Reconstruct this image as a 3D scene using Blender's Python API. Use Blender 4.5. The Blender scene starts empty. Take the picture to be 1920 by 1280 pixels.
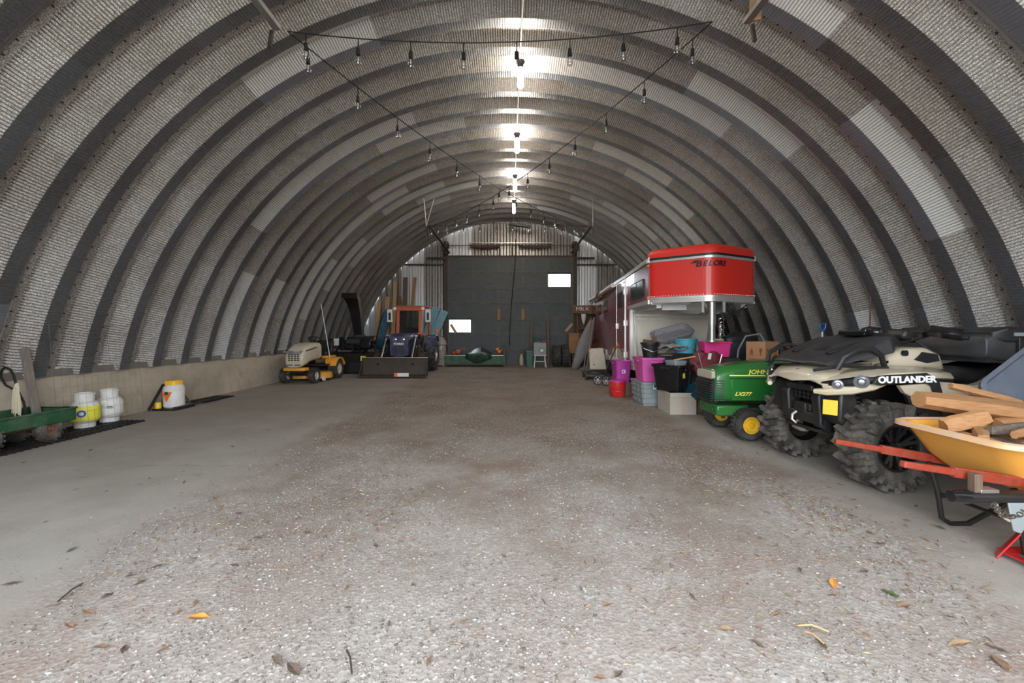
import bpy, bmesh, math, random
from mathutils import Vector, Matrix, Euler
import numpy as np
random.seed(7); rng = np.random.default_rng(7)
PI = math.pi
def R(d): return d*PI/180
scene = bpy.context.scene
col = scene.collection

# ------------------------------------------------------------ camera, sky, exposure
cam_d = bpy.data.cameras.new('camera'); cam = bpy.data.objects.new('camera', cam_d); col.objects.link(cam)
cam.location = (0, 0, 1.33); cam.rotation_euler = (R(90), 0, 0)
cam_d.sensor_width = 36; cam_d.lens = 806/1920*36
cam_d.shift_x = 3/1920; cam_d.shift_y = -20/1920
cam_d.clip_start = 0.05; cam_d.clip_end = 500
scene.camera = cam
w = bpy.data.worlds.new('sky'); scene.world = w; w.use_nodes = True
bg = w.node_tree.nodes['Background']; bg.inputs[0].default_value = (0.88, 0.94, 1.0, 1); bg.inputs[1].default_value = 1.35
scene.view_settings.view_transform = 'Standard'; scene.view_settings.look = 'None'
scene.view_settings.gamma = 1; scene.view_settings.use_curve_mapping = False
scene.view_settings.exposure = 3.0
Y0, Y1 = -1.2, 17.3          # front opening, back wall
# sampling portals only guide the sky light through the openings; they add no light
def portal(loc, rot, sx, sy):
    l = bpy.data.lights.new('portal', 'AREA'); l.shape = 'RECTANGLE'; l.size = sx; l.size_y = sy
    l.cycles.is_portal = True
    o = bpy.data.objects.new('portal', l); col.objects.link(o); o.location = loc; o.rotation_euler = rot
portal((0, Y0-.05, 2.15), (R(90), 0, 0), 5.6, 4.4)
scene.cycles.max_bounces = 8; scene.cycles.diffuse_bounces = 5; scene.cycles.glossy_bounces = 3
scene.cycles.transparent_max_bounces = 6; scene.cycles.sample_clamp_indirect = 6
scene.cycles.use_denoising = True

# ------------------------------------------------------------ materials
def new_mat(name):
    m = bpy.data.materials.new(name); m.use_nodes = True
    nt = m.node_tree; return m, nt, nt.nodes['Principled BSDF']
def N(nt, t, **kw):
    n = nt.nodes.new(t)
    for k, v in kw.items():
        if k in n.inputs: n.inputs[k].default_value = v
        else: setattr(n, k, v)
    return n
def L(nt, a, b): nt.links.new(a, b)
def mixc(nt, fac, a, b, blend='MIX'):
    n = nt.nodes.new('ShaderNodeMix'); n.data_type = 'RGBA'; n.blend_type = blend
    for s, v in ((0, fac), (6, a), (7, b)):
        if hasattr(v, 'links') or hasattr(v, 'is_output'): nt.links.new(v, n.inputs[s])
        else: n.inputs[s].default_value = v if s == 0 else (v[0], v[1], v[2], 1)
    return n.outputs[2]
def ramp(nt, src, stops):
    n = nt.nodes.new('ShaderNodeValToRGB'); cr = n.color_ramp
    while len(cr.elements) < len(stops): cr.elements.new(.5)
    for e, (p, c) in zip(cr.elements, stops):
        e.position = p; e.color = (c, c, c, 1) if not isinstance(c, tuple) else (*c, 1)
    nt.links.new(src, n.inputs[0]); return n.outputs[0]
def noise(nt, scale, detail=4, vec=None, rough=.55):
    n = nt.nodes.new('ShaderNodeTexNoise'); n.inputs['Scale'].default_value = scale
    n.inputs['Detail'].default_value = detail; n.inputs['Roughness'].default_value = rough
    if vec is not None: nt.links.new(vec, n.inputs['Vector'])
    return n.outputs['Fac']
DUST = (.30, .26, .22)
def mat(name, c, rough=.55, metal=0, dust=.25, scale=6, bump=.0, dark=.0, c2=None, coat=0, bscale=60):
    m, nt, b = new_mat(name)
    tc = nt.nodes.new('ShaderNodeTexCoord').outputs['Object']
    n1 = noise(nt, scale, 6, tc)
    out = mixc(nt, ramp(nt, n1, [(.40, 0), (.75, dust)]), c, c2 or DUST)
    if dark:
        n2 = noise(nt, scale*2.7, 5, tc)
        out = mixc(nt, ramp(nt, n2, [(.5, 0), (.72, dark)]), out, (c[0]*.25, c[1]*.25, c[2]*.25))
    L(nt, out, b.inputs['Base Color'])
    b.inputs['Roughness'].default_value = rough; b.inputs['Metallic'].default_value = metal
    if coat: b.inputs['Coat Weight'].default_value = coat
    if bump:
        bn = N(nt, 'ShaderNodeBump', Strength=bump, Distance=.01)
        L(nt, noise(nt, bscale, 5, tc), bn.inputs['Height']); L(nt, bn.outputs[0], b.inputs['Normal'])
    return m
def wood(name, c, c2, scale=4, rough=.7, stretch=(1, 12, 12), dust=0):
    m, nt, b = new_mat(name)
    tc = nt.nodes.new('ShaderNodeTexCoord').outputs['Object']
    mp = nt.nodes.new('ShaderNodeMapping'); mp.inputs['Scale'].default_value = stretch; L(nt, tc, mp.inputs[0])
    n1 = noise(nt, scale, 6, mp.outputs[0], .6)
    out = mixc(nt, ramp(nt, n1, [(.3, 0), (.7, 1)]), c, c2)
    L(nt, out, b.inputs['Base Color']); b.inputs['Roughness'].default_value = rough
    bn = N(nt, 'ShaderNodeBump', Strength=.4, Distance=.004); L(nt, n1, bn.inputs['Height']); L(nt, bn.outputs[0], b.inputs['Normal'])
    return m
def emit(name, c, s):
    m, nt, b = new_mat(name); b.inputs['Base Color'].default_value = (*c, 1)
    b.inputs['Emission Color'].default_value = (*c, 1); b.inputs['Emission Strength'].default_value = s
    return m
def glass(name, tint=(.8, .85, .88), a=.15):
    m, nt, b = new_mat(name)
    nt.nodes.remove(b)
    t = N(nt, 'ShaderNodeBsdfTransparent'); t.inputs[0].default_value = (*tint, 1)
    g = N(nt, 'ShaderNodeBsdfGlossy'); g.inputs['Roughness'].default_value = .05
    mx = nt.nodes.new('ShaderNodeMixShader'); mx.inputs[0].default_value = a
    L(nt, t.outputs[0], mx.inputs[1]); L(nt, g.outputs[0], mx.inputs[2])
    L(nt, mx.outputs[0], nt.nodes['Material Output'].inputs[0]); return m

# galvanised arch panel: every panel has its own age (Object Info random)
def galv(name, base=(.95, .94, .93), dirt=(.56, .51, .47), spk_=1):
    m, nt, b = new_mat(name)
    geo = nt.nodes.new('ShaderNodeNewGeometry').outputs['Position']
    oi = nt.nodes.new('ShaderNodeObjectInfo').outputs['Random']
    big = noise(nt, .55, 5, geo); mid = noise(nt, 2.2, 5, geo, .65); fine = noise(nt, 38, 5, geo, .8)
    spk = noise(nt, 95, 2, geo, .9)
    a = N(nt, 'ShaderNodeMath', operation='ADD'); L(nt, big, a.inputs[0])
    a1 = N(nt, 'ShaderNodeMath', operation='MULTIPLY_ADD'); L(nt, oi, a1.inputs[0]); a1.inputs[1].default_value = .24; a1.inputs[2].default_value = -.12
    L(nt, a1.outputs[0], a.inputs[1])
    f1 = ramp(nt, a.outputs[0], [(.30, 0.0), (.62, 1)])
    c0 = mixc(nt, f1, dirt, base)
    c1 = mixc(nt, ramp(nt, mid, [(.42, 0), (.7, .65)]), c0, (dirt[0]*.9, dirt[1]*.85, dirt[2]*.8))
    cl = ramp(nt, N(nt, 'ShaderNodeTexWhiteNoise', noise_dimensions='1D').outputs['Value'], [(0, 0), (1, 0)])
    c2 = mixc(nt, ramp(nt, fine, [(.42, 0), (.60, .55*spk_)]), c1, (.80, .78, .75))
    c3 = mixc(nt, ramp(nt, spk, [(.45, .75*spk_), (.58, 0)]), c2, (.07, .06, .05))
    # the clean newer sheets: no speckle
    gt = N(nt, 'ShaderNodeMath', operation='GREATER_THAN'); L(nt, oi, gt.inputs[0]); gt.inputs[1].default_value = .85
    gm = N(nt, 'ShaderNodeMath', operation='MULTIPLY'); L(nt, gt.outputs[0], gm.inputs[0]); gm.inputs[1].default_value = .6
    c4 = mixc(nt, gm.outputs[0], c3, (.86, .87, .87) if spk_ == 1 else tuple(q*1.4 for q in base))
    L(nt, c4, b.inputs['Base Color'])
    b.inputs['Metallic'].default_value = .68; b.inputs['Roughness'].default_value = .36
    bn = N(nt, 'ShaderNodeBump', Strength=.35, Distance=.01); L(nt, fine, bn.inputs['Height']); L(nt, bn.outputs[0], b.inputs['Normal'])
    return m

M = {}
M['galv'] = galv('galvanised_arch')
M['crest'] = galv('galvanised_shaded_crest', (.25, .275, .32), (.15, .155, .17), spk_=.25)  # rib crests and away slopes: their shade is put into a darker colour
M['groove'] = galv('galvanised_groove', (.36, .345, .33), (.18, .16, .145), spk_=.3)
M['endwall'] = galv('galvanised_end', (.50, .46, .42), (.15, .115, .09))
M['black'] = mat('black_plastic', (.009, .009, .010), .5, dust=.06)
M['gloss_black'] = mat('gloss_black', (.007, .007, .008), .25, dust=.03, coat=.2)
M['dkgrey'] = mat('dark_grey_plastic', (.024, .025, .028), .5, dust=.08)
M['black_metal'] = mat('black_metal', (.012, .011, .011), .5, .2, dust=.25, c2=(.07, .05, .04))
M['steel'] = mat('steel', (.42, .41, .39), .38, .8, dust=.25)
M['alu'] = mat('aluminium', (.62, .61, .58), .35, .6, dust=.2)
M['rust'] = mat('rust', (.16, .075, .045), .8, .1, dust=.3, dark=.5, c2=(.28, .2, .15))
M['iron'] = mat('dark_iron', (.07, .055, .045), .7, .4, dust=.35, c2=(.16, .10, .07))
M['rubber'] = mat('rubber', (.028, .026, .024), .85, dust=.55, scale=9, c2=(.13, .115, .10), bump=.2)
M['mud'] = mat('muddy_rubber', (.035, .032, .028), .9, dust=.8, scale=7, c2=(.20, .175, .15), bump=.5, bscale=30)
M['chrome'] = mat('chrome', (.75, .75, .75), .15, 1, dust=.05)
M['white'] = mat('white_paint', (.72, .71, .68), .5, dust=.3, dark=.15)
M['cream'] = mat('cream_body', (.56, .50, .38), .4, dust=.25, coat=.3)
M['tan'] = mat('tan_body', (.52, .45, .33), .35, dust=.12, coat=.4)
M['yellow'] = mat('yellow_paint', (.78, .36, .03), .4, dust=.18, coat=.3)
M['jdgreen'] = mat('green_paint', (.018, .15, .028), .32, dust=.35, scale=2.2, coat=.4, c2=(.12, .14, .07))
M['jdyellow'] = mat('yellow_rim', (.85, .50, .02), .4, dust=.15)
M['green'] = mat('green_implement', (.012, .075, .03), .55, dust=.25, dark=.3)
M['dkgreen'] = mat('dark_green_plastic', (.008, .07, .045), .4, dust=.15)
M['blue'] = mat('tractor_blue', (.014, .022, .085), .4, dust=.3, coat=.2)
M['orange'] = mat('cab_orange', (.50, .10, .03), .5, dust=.3, dark=.3)
M['brightorange'] = mat('bright_orange', (.85, .17, .02), .45, dust=.1)
M['red'] = mat('trailer_red', (.66, .020, .010), .5, dust=.2, scale=1.6, c2=(.50, .06, .04), coat=.25)
M['sidered'] = mat('trailer_side_red', (.19, .014, .022), .28, .25, dust=.7, scale=.9, c2=(.36, .17, .20), coat=.5)
M['redplastic'] = mat('red_plastic', (.55, .015, .012), .4, dust=.15)
M['redjack'] = mat('red_paint', (.50, .008, .012), .35, dust=.08, coat=.3)
M['pink'] = mat('pink_plastic', (.62, .09, .36), .4, dust=.15)
M['magenta'] = mat('magenta_plastic', (.42, .03, .30), .4, dust=.15)
M['hotpink'] = mat('hot_pink_plastic', (.66, .03, .22), .4, dust=.1)
M['cyan'] = mat('cyan_plastic', (.06, .38, .46), .4, dust=.15)
M['greytote'] = mat('grey_plastic', (.23, .265, .27), .5, dust=.25)
M['teal'] = mat('teal_plastic', (.005, .06, .10), .4, dust=.15)
M['bluegrey'] = mat('blue_grey_plastic', (.085, .105, .14), .5, dust=.2)
M['maroon'] = mat('maroon_fabric', (.16, .012, .022), .8, dust=.12, dark=.3)
M['greyfab'] = mat('grey_fabric', (.24, .23, .25), .85, dust=.3, dark=.3)
M['greentarp'] = mat('green_tarp', (.012, .05, .028), .35, dust=.25)
M['plasticwrap'] = mat('clear_wrap', (.35, .32, .29), .25, dust=.4)
M['card'] = mat('cardboard', (.46, .36, .26), .85, dust=.3, c2=(.36, .29, .22))
M['card2'] = mat('brown_cardboard', (.42, .22, .10), .8, dust=.25)
M['cardgrey'] = mat('grey_cardboard', (.44, .39, .32), .85, dust=.3)
M['concrete'] = mat('wall_concrete', (.44, .375, .295), .9, dust=.7, scale=1.6, c2=(.30, .25, .19), dark=.25, bump=.35, bscale=14)
M['lblue'] = mat('light_blue_foam', (.20, .38, .46), .8, dust=.2)
M['slideblue'] = mat('blue_sheet', (.015, .10, .17), .6, dust=.25)
M['bluep'] = mat('blue_handle', (.01, .12, .42), .4, dust=.1)
M['barrow'] = mat('barrow_plastic', (.70, .33, .055), .5, dust=.3, scale=3, c2=(.62, .30, .08))
M['barrow_rim'] = mat('barrow_worn_rim', (.70, .42, .22), .7, dust=.9, scale=14, c2=(.55, .48, .42))
M['handle'] = mat('red_worn_wood', (.27, .026, .006), .6, dust=.15, scale=14, c2=(.40, .28, .22), dark=.35)
M['ink'] = mat('black_lettering', (.01, .01, .012), .5, dust=0)
M['winktext'] = mat('white_lettering', (.8, .8, .78), .5, dust=0)
M['yinktext'] = mat('yellow_lettering', (.85, .78, .12), .5, dust=0)
M['redink'] = mat('red_print', (.28, .05, .03), .7, dust=0)
M['label'] = mat('white_label', (.72, .72, .72), .6, dust=.1)
M['ylabel'] = mat('yellow_label', (.80, .74, .06), .5, dust=.15)
M['bluelabel'] = mat('blue_label', (.03, .08, .25), .5, dust=.1)
M['pine'] = wood('pine', (.52, .34, .17), (.42, .25, .11), stretch=(10, 10, .8))
M['oldwood'] = wood('old_wood', (.17, .11, .075), (.10, .06, .04), stretch=(10, 10, .8))
M['greywood'] = wood('grey_wood', (.24, .21, .18), (.15, .12, .10), stretch=(10, 10, .8))
M['ply'] = wood('plywood', (.36, .19, .08), (.26, .13, .05), stretch=(8, 8, 1))
M['split'] = wood('split_wood', (.50, .27, .12), (.36, .17, .07), stretch=(1.2, 14, 14), scale=5)
M['bark'] = wood('bark', (.20, .16, .125), (.085, .065, .05), stretch=(3, 12, 12), scale=8, rough=.95)
M['crate'] = wood('crate_wood', (.22, .10, .05), (.13, .06, .03), stretch=(8, 8, 1))
M['rope'] = mat('twine', (.62, .55, .40), .9, dust=.2)
M['cable'] = mat('black_cable', (.012, .012, .012), .6, dust=0)
M['bulbglass'] = glass('bulb_glass', (.9, .9, .88), .25)
M['pane'] = glass('window_pane', (.92, .95, .97), .08)
M['dkglass'] = mat('dark_glass', (.012, .016, .022), .12, dust=.1)
M['cabglass'] = glass('cab_glass', (.35, .42, .40), .12)
M['lens'] = mat('headlamp_lens', (.30, .31, .33), .12, .6, dust=.05)
M['lamp'] = emit('lamp_glow', (1, .96, .88), 14)
M['wire'] = mat('thin_wire', (.20, .19, .18), .5, .4, dust=.2)
M['dustywhite'] = mat('dusty_white', (.74, .69, .58), .6, dust=.25, c2=(.5, .45, .36))
M['cablew'] = mat('white_cable', (.65, .63, .58), .6, dust=.1)
M['slate'] = mat('door_slate', (.062, .072, .078), .6, dust=.5, scale=2.0, c2=(.10, .10, .095), dark=.3)
M['slate_rail'] = mat('door_rail', (.08, .08, .075), .6, dust=.8, scale=3.0, c2=(.16, .145, .12), dark=.4)

# ------------------------------------------------------------ mesh builder
class MB:
    def __init__(s): s.bm = bmesh.new()
    def _add(s, vs, fs, mtx=None):
        v = [s.bm.verts.new((mtx @ Vector(p)) if mtx else p) for p in vs]
        for f in fs:
            try: s.bm.faces.new([v[i] for i in f])
            except ValueError: pass
        return s
    def box(s, c, d, rot=(0, 0, 0), taper=1, mtx=None):
        x, y, z = d[0]/2, d[1]/2, d[2]/2
        vs = [(-x, -y, -z), (x, -y, -z), (x, y, -z), (-x, y, -z)] + [(a*taper, b*taper, z) for a, b in ((-x, -y), (x, -y), (x, y), (-x, y))]
        m = Matrix.Translation(c) @ Euler(rot).to_matrix().to_4x4()
        if mtx: m = mtx @ m
        return s._add(vs, [(3, 2, 1, 0), (4, 5, 6, 7), (0, 1, 5, 4), (1, 2, 6, 5), (2, 3, 7, 6), (3, 0, 4, 7)], m)
    def beam(s, p0, p1, wd, h, up=(0, 0, 1), taper=1):
        p0, p1 = Vector(p0), Vector(p1); d = p1-p0; z = d.normalized()
        x = z.cross(Vector(up))
        if x.length < 1e-4: x = z.cross(Vector((0, 1, 0)))
        x.normalize(); y = x.cross(z)
        vs = []
        for p, k in ((p0, 1), (p1, taper)):
            for a, b in ((-1, -1), (1, -1), (1, 1), (-1, 1)): vs.append(p + x*a*wd/2*k + y*b*h/2*k)
        return s._add(vs, [(3, 2, 1, 0), (4, 5, 6, 7), (0, 1, 5, 4), (1, 2, 6, 5), (2, 3, 7, 6), (3, 0, 4, 7)])
    def cyl(s, p0, p1, r0, r1=None, n=12, cap=True):
        r1 = r0 if r1 is None else r1
        p0, p1 = Vector(p0), Vector(p1); z = (p1-p0).normalized()
        x = z.cross(Vector((0, 0, 1)))
        if x.length < 1e-4: x = Vector((1, 0, 0))
        x.normalize(); y = z.cross(x)
        vs = [p + (x*math.cos(a)+y*math.sin(a))*r for p, r in ((p0, r0), (p1, r1)) for a in [2*PI*i/n for i in range(n)]]
        fs = [(i, (i+1) % n, n+(i+1) % n, n+i) for i in range(n)]
        if cap: fs += [tuple(range(n-1, -1, -1)), tuple(range(n, 2*n))]
        return s._add(vs, fs)
    def tube(s, pts, r, n=8, closed=False):
        pts = [Vector(p) for p in pts]; N_ = len(pts); rings = []
        rr = r if isinstance(r, (list, tuple)) else [r]*N_
        prevx = None
        for i, p in enumerate(pts):
            a = pts[(i-1) % N_] if (closed or i > 0) else p
            b = pts[(i+1) % N_] if (closed or i < N_-1) else p
            t = (b-a).normalized()
            x = prevx - t*prevx.dot(t) if prevx is not None else t.cross(Vector((0, 0, 1)))
            if x.length < 1e-4: x = t.cross(Vector((0, 1, 0)))
            x.normalize(); prevx = x; y = t.cross(x)
            rings.append([s.bm.verts.new(p + (x*math.cos(2*PI*k/n)+y*math.sin(2*PI*k/n))*rr[i]) for k in range(n)])
        for i in range(N_ if closed else N_-1):
            A, B = rings[i], rings[(i+1) % N_]
            for k in range(n):
                try: s.bm.faces.new((A[k], A[(k+1) % n], B[(k+1) % n], B[k]))
                except ValueError: pass
        if not closed:
            s.bm.faces.new(rings[0][::-1]); s.bm.faces.new(rings[-1])
        return s
    def lathe(s, prof, c=(0, 0, 0), axis='Z', n=24, a0=0, a1=2*PI):
        """prof: (radius, height) along axis"""
        full = abs(a1-a0-2*PI) < 1e-6; m = n if full else n+1
        def P(r, h, a):
            u, v = r*math.cos(a), r*math.sin(a)
            q = {'Z': (u, v, h), 'Y': (u, h, v), 'X': (h, u, v)}[axis]
            return (q[0]+c[0], q[1]+c[1], q[2]+c[2])
        rings = []
        for r, h in prof:
            if r < 1e-6: rings.append([s.bm.verts.new(P(0, h, 0))])
            else: rings.append([s.bm.verts.new(P(r, h, a0+(a1-a0)*k/n)) for k in range(m)])
        for A, B in zip(rings, rings[1:]):
            for k in range(n):
                k2 = (k+1) % m
                if len(A) == 1 and len(B) == 1: continue
                if len(A) == 1: f = (A[0], B[k2], B[k])
                elif len(B) == 1: f = (A[k], A[k2], B[0])
                else: f = (A[k], A[k2], B[k2], B[k])
                try: s.bm.faces.new(f)
                except ValueError: pass
        return s
    def prism(s, poly, h0, h1, plane='XY', mtx=None):
        """poly in plane, extruded along the remaining axis"""
        def P(a, b, h): return {'XY': (a, b, h), 'XZ': (a, h, b), 'YZ': (h, a, b)}[plane]
        n = len(poly); vs = [P(a, b, h0) for a, b in poly] + [P(a, b, h1) for a, b in poly]
        fs = [tuple(range(n-1, -1, -1)), tuple(range(n, 2*n))] + [(i, (i+1) % n, n+(i+1) % n, n+i) for i in range(n)]
        return s._add(vs, fs, mtx)
    def loft(s, secs, cap=True, closed=True):
        rings = [[s.bm.verts.new(p) for p in sec] for sec in secs]; n = len(rings[0])
        for A, B in zip(rings, rings[1:]):
            for k in range(n if closed else n-1):
                try: s.bm.faces.new((A[k], A[(k+1) % n], B[(k+1) % n], B[k]))
                except ValueError: pass
        if cap:
            s.bm.faces.new(rings[0][::-1]); s.bm.faces.new(rings[-1])
        return s
    def sphere(s, c, r, u=12, v=8):
        m = Matrix.Translation(c) @ Matrix.Diagonal((r[0], r[1], r[2], 1) if isinstance(r, (tuple, list)) else (r, r, r, 1))
        bmesh.ops.create_uvsphere(s.bm, u_segments=u, v_segments=v, radius=1, matrix=m); return s
    def build(s, name, m, parent=None, bevel=0, smooth=True, ang=35, loc=None, rot=None, kind=None, label=None, sub=0, solid=0, segs=2):
        bmesh.ops.recalc_face_normals(s.bm, faces=s.bm.faces)
        me = bpy.data.meshes.new(name); s.bm.to_mesh(me); s.bm.free()
        me.materials.append(M[m] if isinstance(m, str) else m)
        if smooth:
            me.polygons.foreach_set('use_smooth', [True]*len(me.polygons))
            me.set_sharp_from_angle(angle=R(ang))
        o = bpy.data.objects.new(name, me); col.objects.link(o)
        if parent: o.parent = parent
        if loc: o.location = loc
        if rot: o.rotation_euler = rot
        if solid:
            md = o.modifiers.new('solid', 'SOLIDIFY'); md.thickness = solid; md.offset = -1
        if bevel:
            md = o.modifiers.new('bevel', 'BEVEL'); md.width = bevel; md.segments = segs; md.limit_method = 'ANGLE'; md.angle_limit = R(40)
            md.harden_normals = False
        if sub:
            md = o.modifiers.new('sub', 'SUBSURF'); md.levels = sub; md.render_levels = sub
        if kind: o['kind'] = kind
        if label: o['label'] = label
        return o
def tag(o, label, cat, group=None, kind=None):
    o['label'] = label; o['category'] = cat
    if group: o['group'] = group
    if kind: o['kind'] = kind
    return o
def thing(name, label, cat, loc=(0, 0, 0), rz=0, group=None):
    o = bpy.data.objects.new(name, None); col.objects.link(o); o.empty_display_size = .1
    o.location = loc; o.rotation_euler = (0, 0, rz); return tag(o, label, cat, group)
def struct(name, loc=(0, 0, 0)):
    o = bpy.data.objects.new(name, None); col.objects.link(o); o.location = loc; o['kind'] = 'structure'; return o
def dup(o, loc=None, rz=None, label=None):
    r = o.copy(); col.objects.link(r)
    if loc: r.location = loc
    if rz is not None: r.rotation_euler = (0, 0, rz)
    if label: r['label'] = label
    for ch in o.children:
        c = ch.copy(); col.objects.link(c); c.parent = r
        for g in ch.children:
            d = g.copy(); col.objects.link(d); d.parent = c
    return r
_dg = None
def text_mesh(txt, size, depth=.004, shear=0, bold=.0):
    cu = bpy.data.curves.new('lettering', 'FONT'); cu.body = txt; cu.size = size; cu.extrude = depth/2; cu.shear = shear
    cu.align_x = 'CENTER'; cu.align_y = 'CENTER'; cu.offset = bold; cu.resolution_u = 3
    o = bpy.data.objects.new('tmp', cu); col.objects.link(o)
    dg = bpy.context.evaluated_depsgraph_get(); me = bpy.data.meshes.new_from_object(o.evaluated_get(dg))
    col.objects.unlink(o); bpy.data.objects.remove(o); return me
def lettering(txt, size, m, parent, loc, xdir, ydir=(0, 0, 1), shear=0, bold=0, name='lettering', sx=1, depth=.004):
    me = text_mesh(txt, size, depth, shear, bold); me.materials.clear(); me.materials.append(M[m])
    o = bpy.data.objects.new(name, me); col.objects.link(o); o.parent = parent
    x = Vector(xdir).normalized(); y = Vector(ydir).normalized(); z = x.cross(y)
    mt = Matrix((x, y, z)).transposed().to_4x4(); mt.translation = loc
    o.matrix_local = mt @ Matrix.Diagonal((sx, 1, 1, 1)); return o
def rrect(w_, h_, r, n=4, cx=0, cy=0):
    pts = []
    for (sx, sy, a) in ((1, 1, 0), (-1, 1, 90), (-1, -1, 180), (1, -1, 270)):
        for k in range(n+1):
            t = R(a+90*k/n); pts.append((cx+sx*(w_/2-r)+r*math.cos(t), cy+sy*(h_/2-r)+r*math.sin(t)))
    return pts
# ============================================================ STRUCTURE
ZC, RC = -0.43, 6.10          # arch centre height, inner crest radius
WALLZ = 0.745
def arch_z(x, r=RC): return math.sqrt(max(r*r-x*x, 0)) + ZC

# ---- floor: concrete strips along both walls, gravel lane between
def floor_mat():
    m, nt, b = new_mat('floor_surface')
    P = nt.nodes.new('ShaderNodeNewGeometry').outputs['Position']
    sx = nt.nodes.new('ShaderNodeSeparateXYZ'); L(nt, P, sx.inputs[0])
    def math_(op, a, bb=None, c=None):
        n = N(nt, 'ShaderNodeMath', operation=op)
        for i, v in enumerate((a, bb, c)):
            if v is None: continue
            if isinstance(v, (int, float)): n.inputs[i].default_value = v
            else: L(nt, v, n.inputs[i])
        return n.outputs[0]
    ax = math_('ABSOLUTE', sx.outputs[0])
    wob = noise(nt, .9, 5, P, .6)
    e = math_('ADD', ax, math_('MULTIPLY_ADD', wob, 1.5, -.75))
    g = ramp(nt, math_('DIVIDE', e, 5.0), [(.46, 1), (.53, 0)])        # 1 = gravel
    # gravel
    f1 = noise(nt, 60, 4, P, .7); f2 = noise(nt, 14, 4, P, .6); f3 = noise(nt, 1.1, 5, P, .6); f4 = noise(nt, .45, 4, P)
    vo = nt.nodes.new('ShaderNodeTexVoronoi'); vo.inputs['Scale'].default_value = 55; L(nt, P, vo.inputs['Vector'])
    vc = nt.nodes.new('ShaderNodeSeparateColor'); L(nt, vo.outputs['Color'], vc.inputs[0])
    gr = mixc(nt, ramp(nt, f1, [(.3, 0), (.7, 1)]), (.29, .255, .225), (.41, .38, .35))
    gr = mixc(nt, ramp(nt, vc.outputs[0], [(.72, 0), (.9, .55)]), gr, (.52, .50, .48))
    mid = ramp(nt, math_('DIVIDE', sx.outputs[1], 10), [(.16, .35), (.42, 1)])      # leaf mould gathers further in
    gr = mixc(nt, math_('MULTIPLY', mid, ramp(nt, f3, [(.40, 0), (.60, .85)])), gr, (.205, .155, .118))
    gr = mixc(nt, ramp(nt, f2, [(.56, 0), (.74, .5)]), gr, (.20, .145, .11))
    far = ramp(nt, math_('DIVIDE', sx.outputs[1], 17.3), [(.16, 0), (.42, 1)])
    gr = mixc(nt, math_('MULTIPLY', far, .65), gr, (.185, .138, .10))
    redz = math_('MULTIPLY', ramp(nt, f4, [(.46, 0), (.62, .55)]), ramp(nt, noise(nt, 5, 5, P), [(.4, 0), (.65, 1)]))
    gr = mixc(nt, redz, gr, (.25, .14, .10))
    # concrete
    co = mixc(nt, ramp(nt, noise(nt, 1.7, 7, P, .65), [(.35, 0), (.7, 1)]), (.42, .395, .36), (.32, .29, .255))
    co = mixc(nt, ramp(nt, noise(nt, 70, 3, P, .8), [(.4, 0), (.7, .35)]), co, (.27, .25, .22))
    co = mixc(nt, ramp(nt, noise(nt, 6, 6, P, .7), [(.60, 0), (.72, .6)]), co, (.15, .12, .095))
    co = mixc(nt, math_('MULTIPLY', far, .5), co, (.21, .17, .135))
    # saw joints across the slab every 3 m
    yy = math_('FRACT', math_('DIVIDE', math_('ADD', sx.outputs[1], .4), 3.1))
    jt = math_('LESS_THAN', math_('ABSOLUTE', math_('SUBTRACT', yy, .5)), .0022)
    co = mixc(nt, math_('MULTIPLY', jt, .25), co, (.09, .075, .06))
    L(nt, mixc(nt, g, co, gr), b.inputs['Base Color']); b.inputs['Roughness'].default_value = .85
    b.inputs['Specular IOR Level'].default_value = .3
    bh = math_('MULTIPLY', math_('ADD', math_('MULTIPLY', f1, .5), math_('MULTIPLY', vo.outputs['Distance'], 1.2)), math_('MULTIPLY_ADD', g, .9, .1))
    bn = N(nt, 'ShaderNodeBump', Strength=.4, Distance=.006); L(nt, bh, bn.inputs['Height']); L(nt, bn.outputs[0], b.inputs['Normal'])
    return m
M['floor'] = floor_mat()
fl = MB()
nx, ny = 50, 74
from mathutils import noise as mn
def fz(x, y):
    g = max(0, min(1, (2.7-abs(x))/.5))
    return g*(mn.noise(Vector((x*.8, y*.8, 0)))*.014 + mn.noise(Vector((x*3, y*3, 5)))*.005 - .006)
vs = [[fl.bm.verts.new((-6.3+12.6*i/nx, Y0+(Y1-Y0+.2)*j/ny, fz(-6.3+12.6*i/nx, Y0+(Y1-Y0+.2)*j/ny))) for j in range(ny+1)] for i in range(nx+1)]
for i in range(nx):
    for j in range(ny): fl.bm.faces.new((vs[i][j], vs[i+1][j], vs[i+1][j+1], vs[i][j+1]))
fl.build('floor', 'floor', kind='structure')
gm_ = mat('ground_outside', (.30, .27, .23), .9, dust=.5, scale=.8, c2=(.16, .19, .10))
MB().box((0, 8, -.08), (160, 160, .08)).build('ground', gm_, kind='structure')

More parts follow.
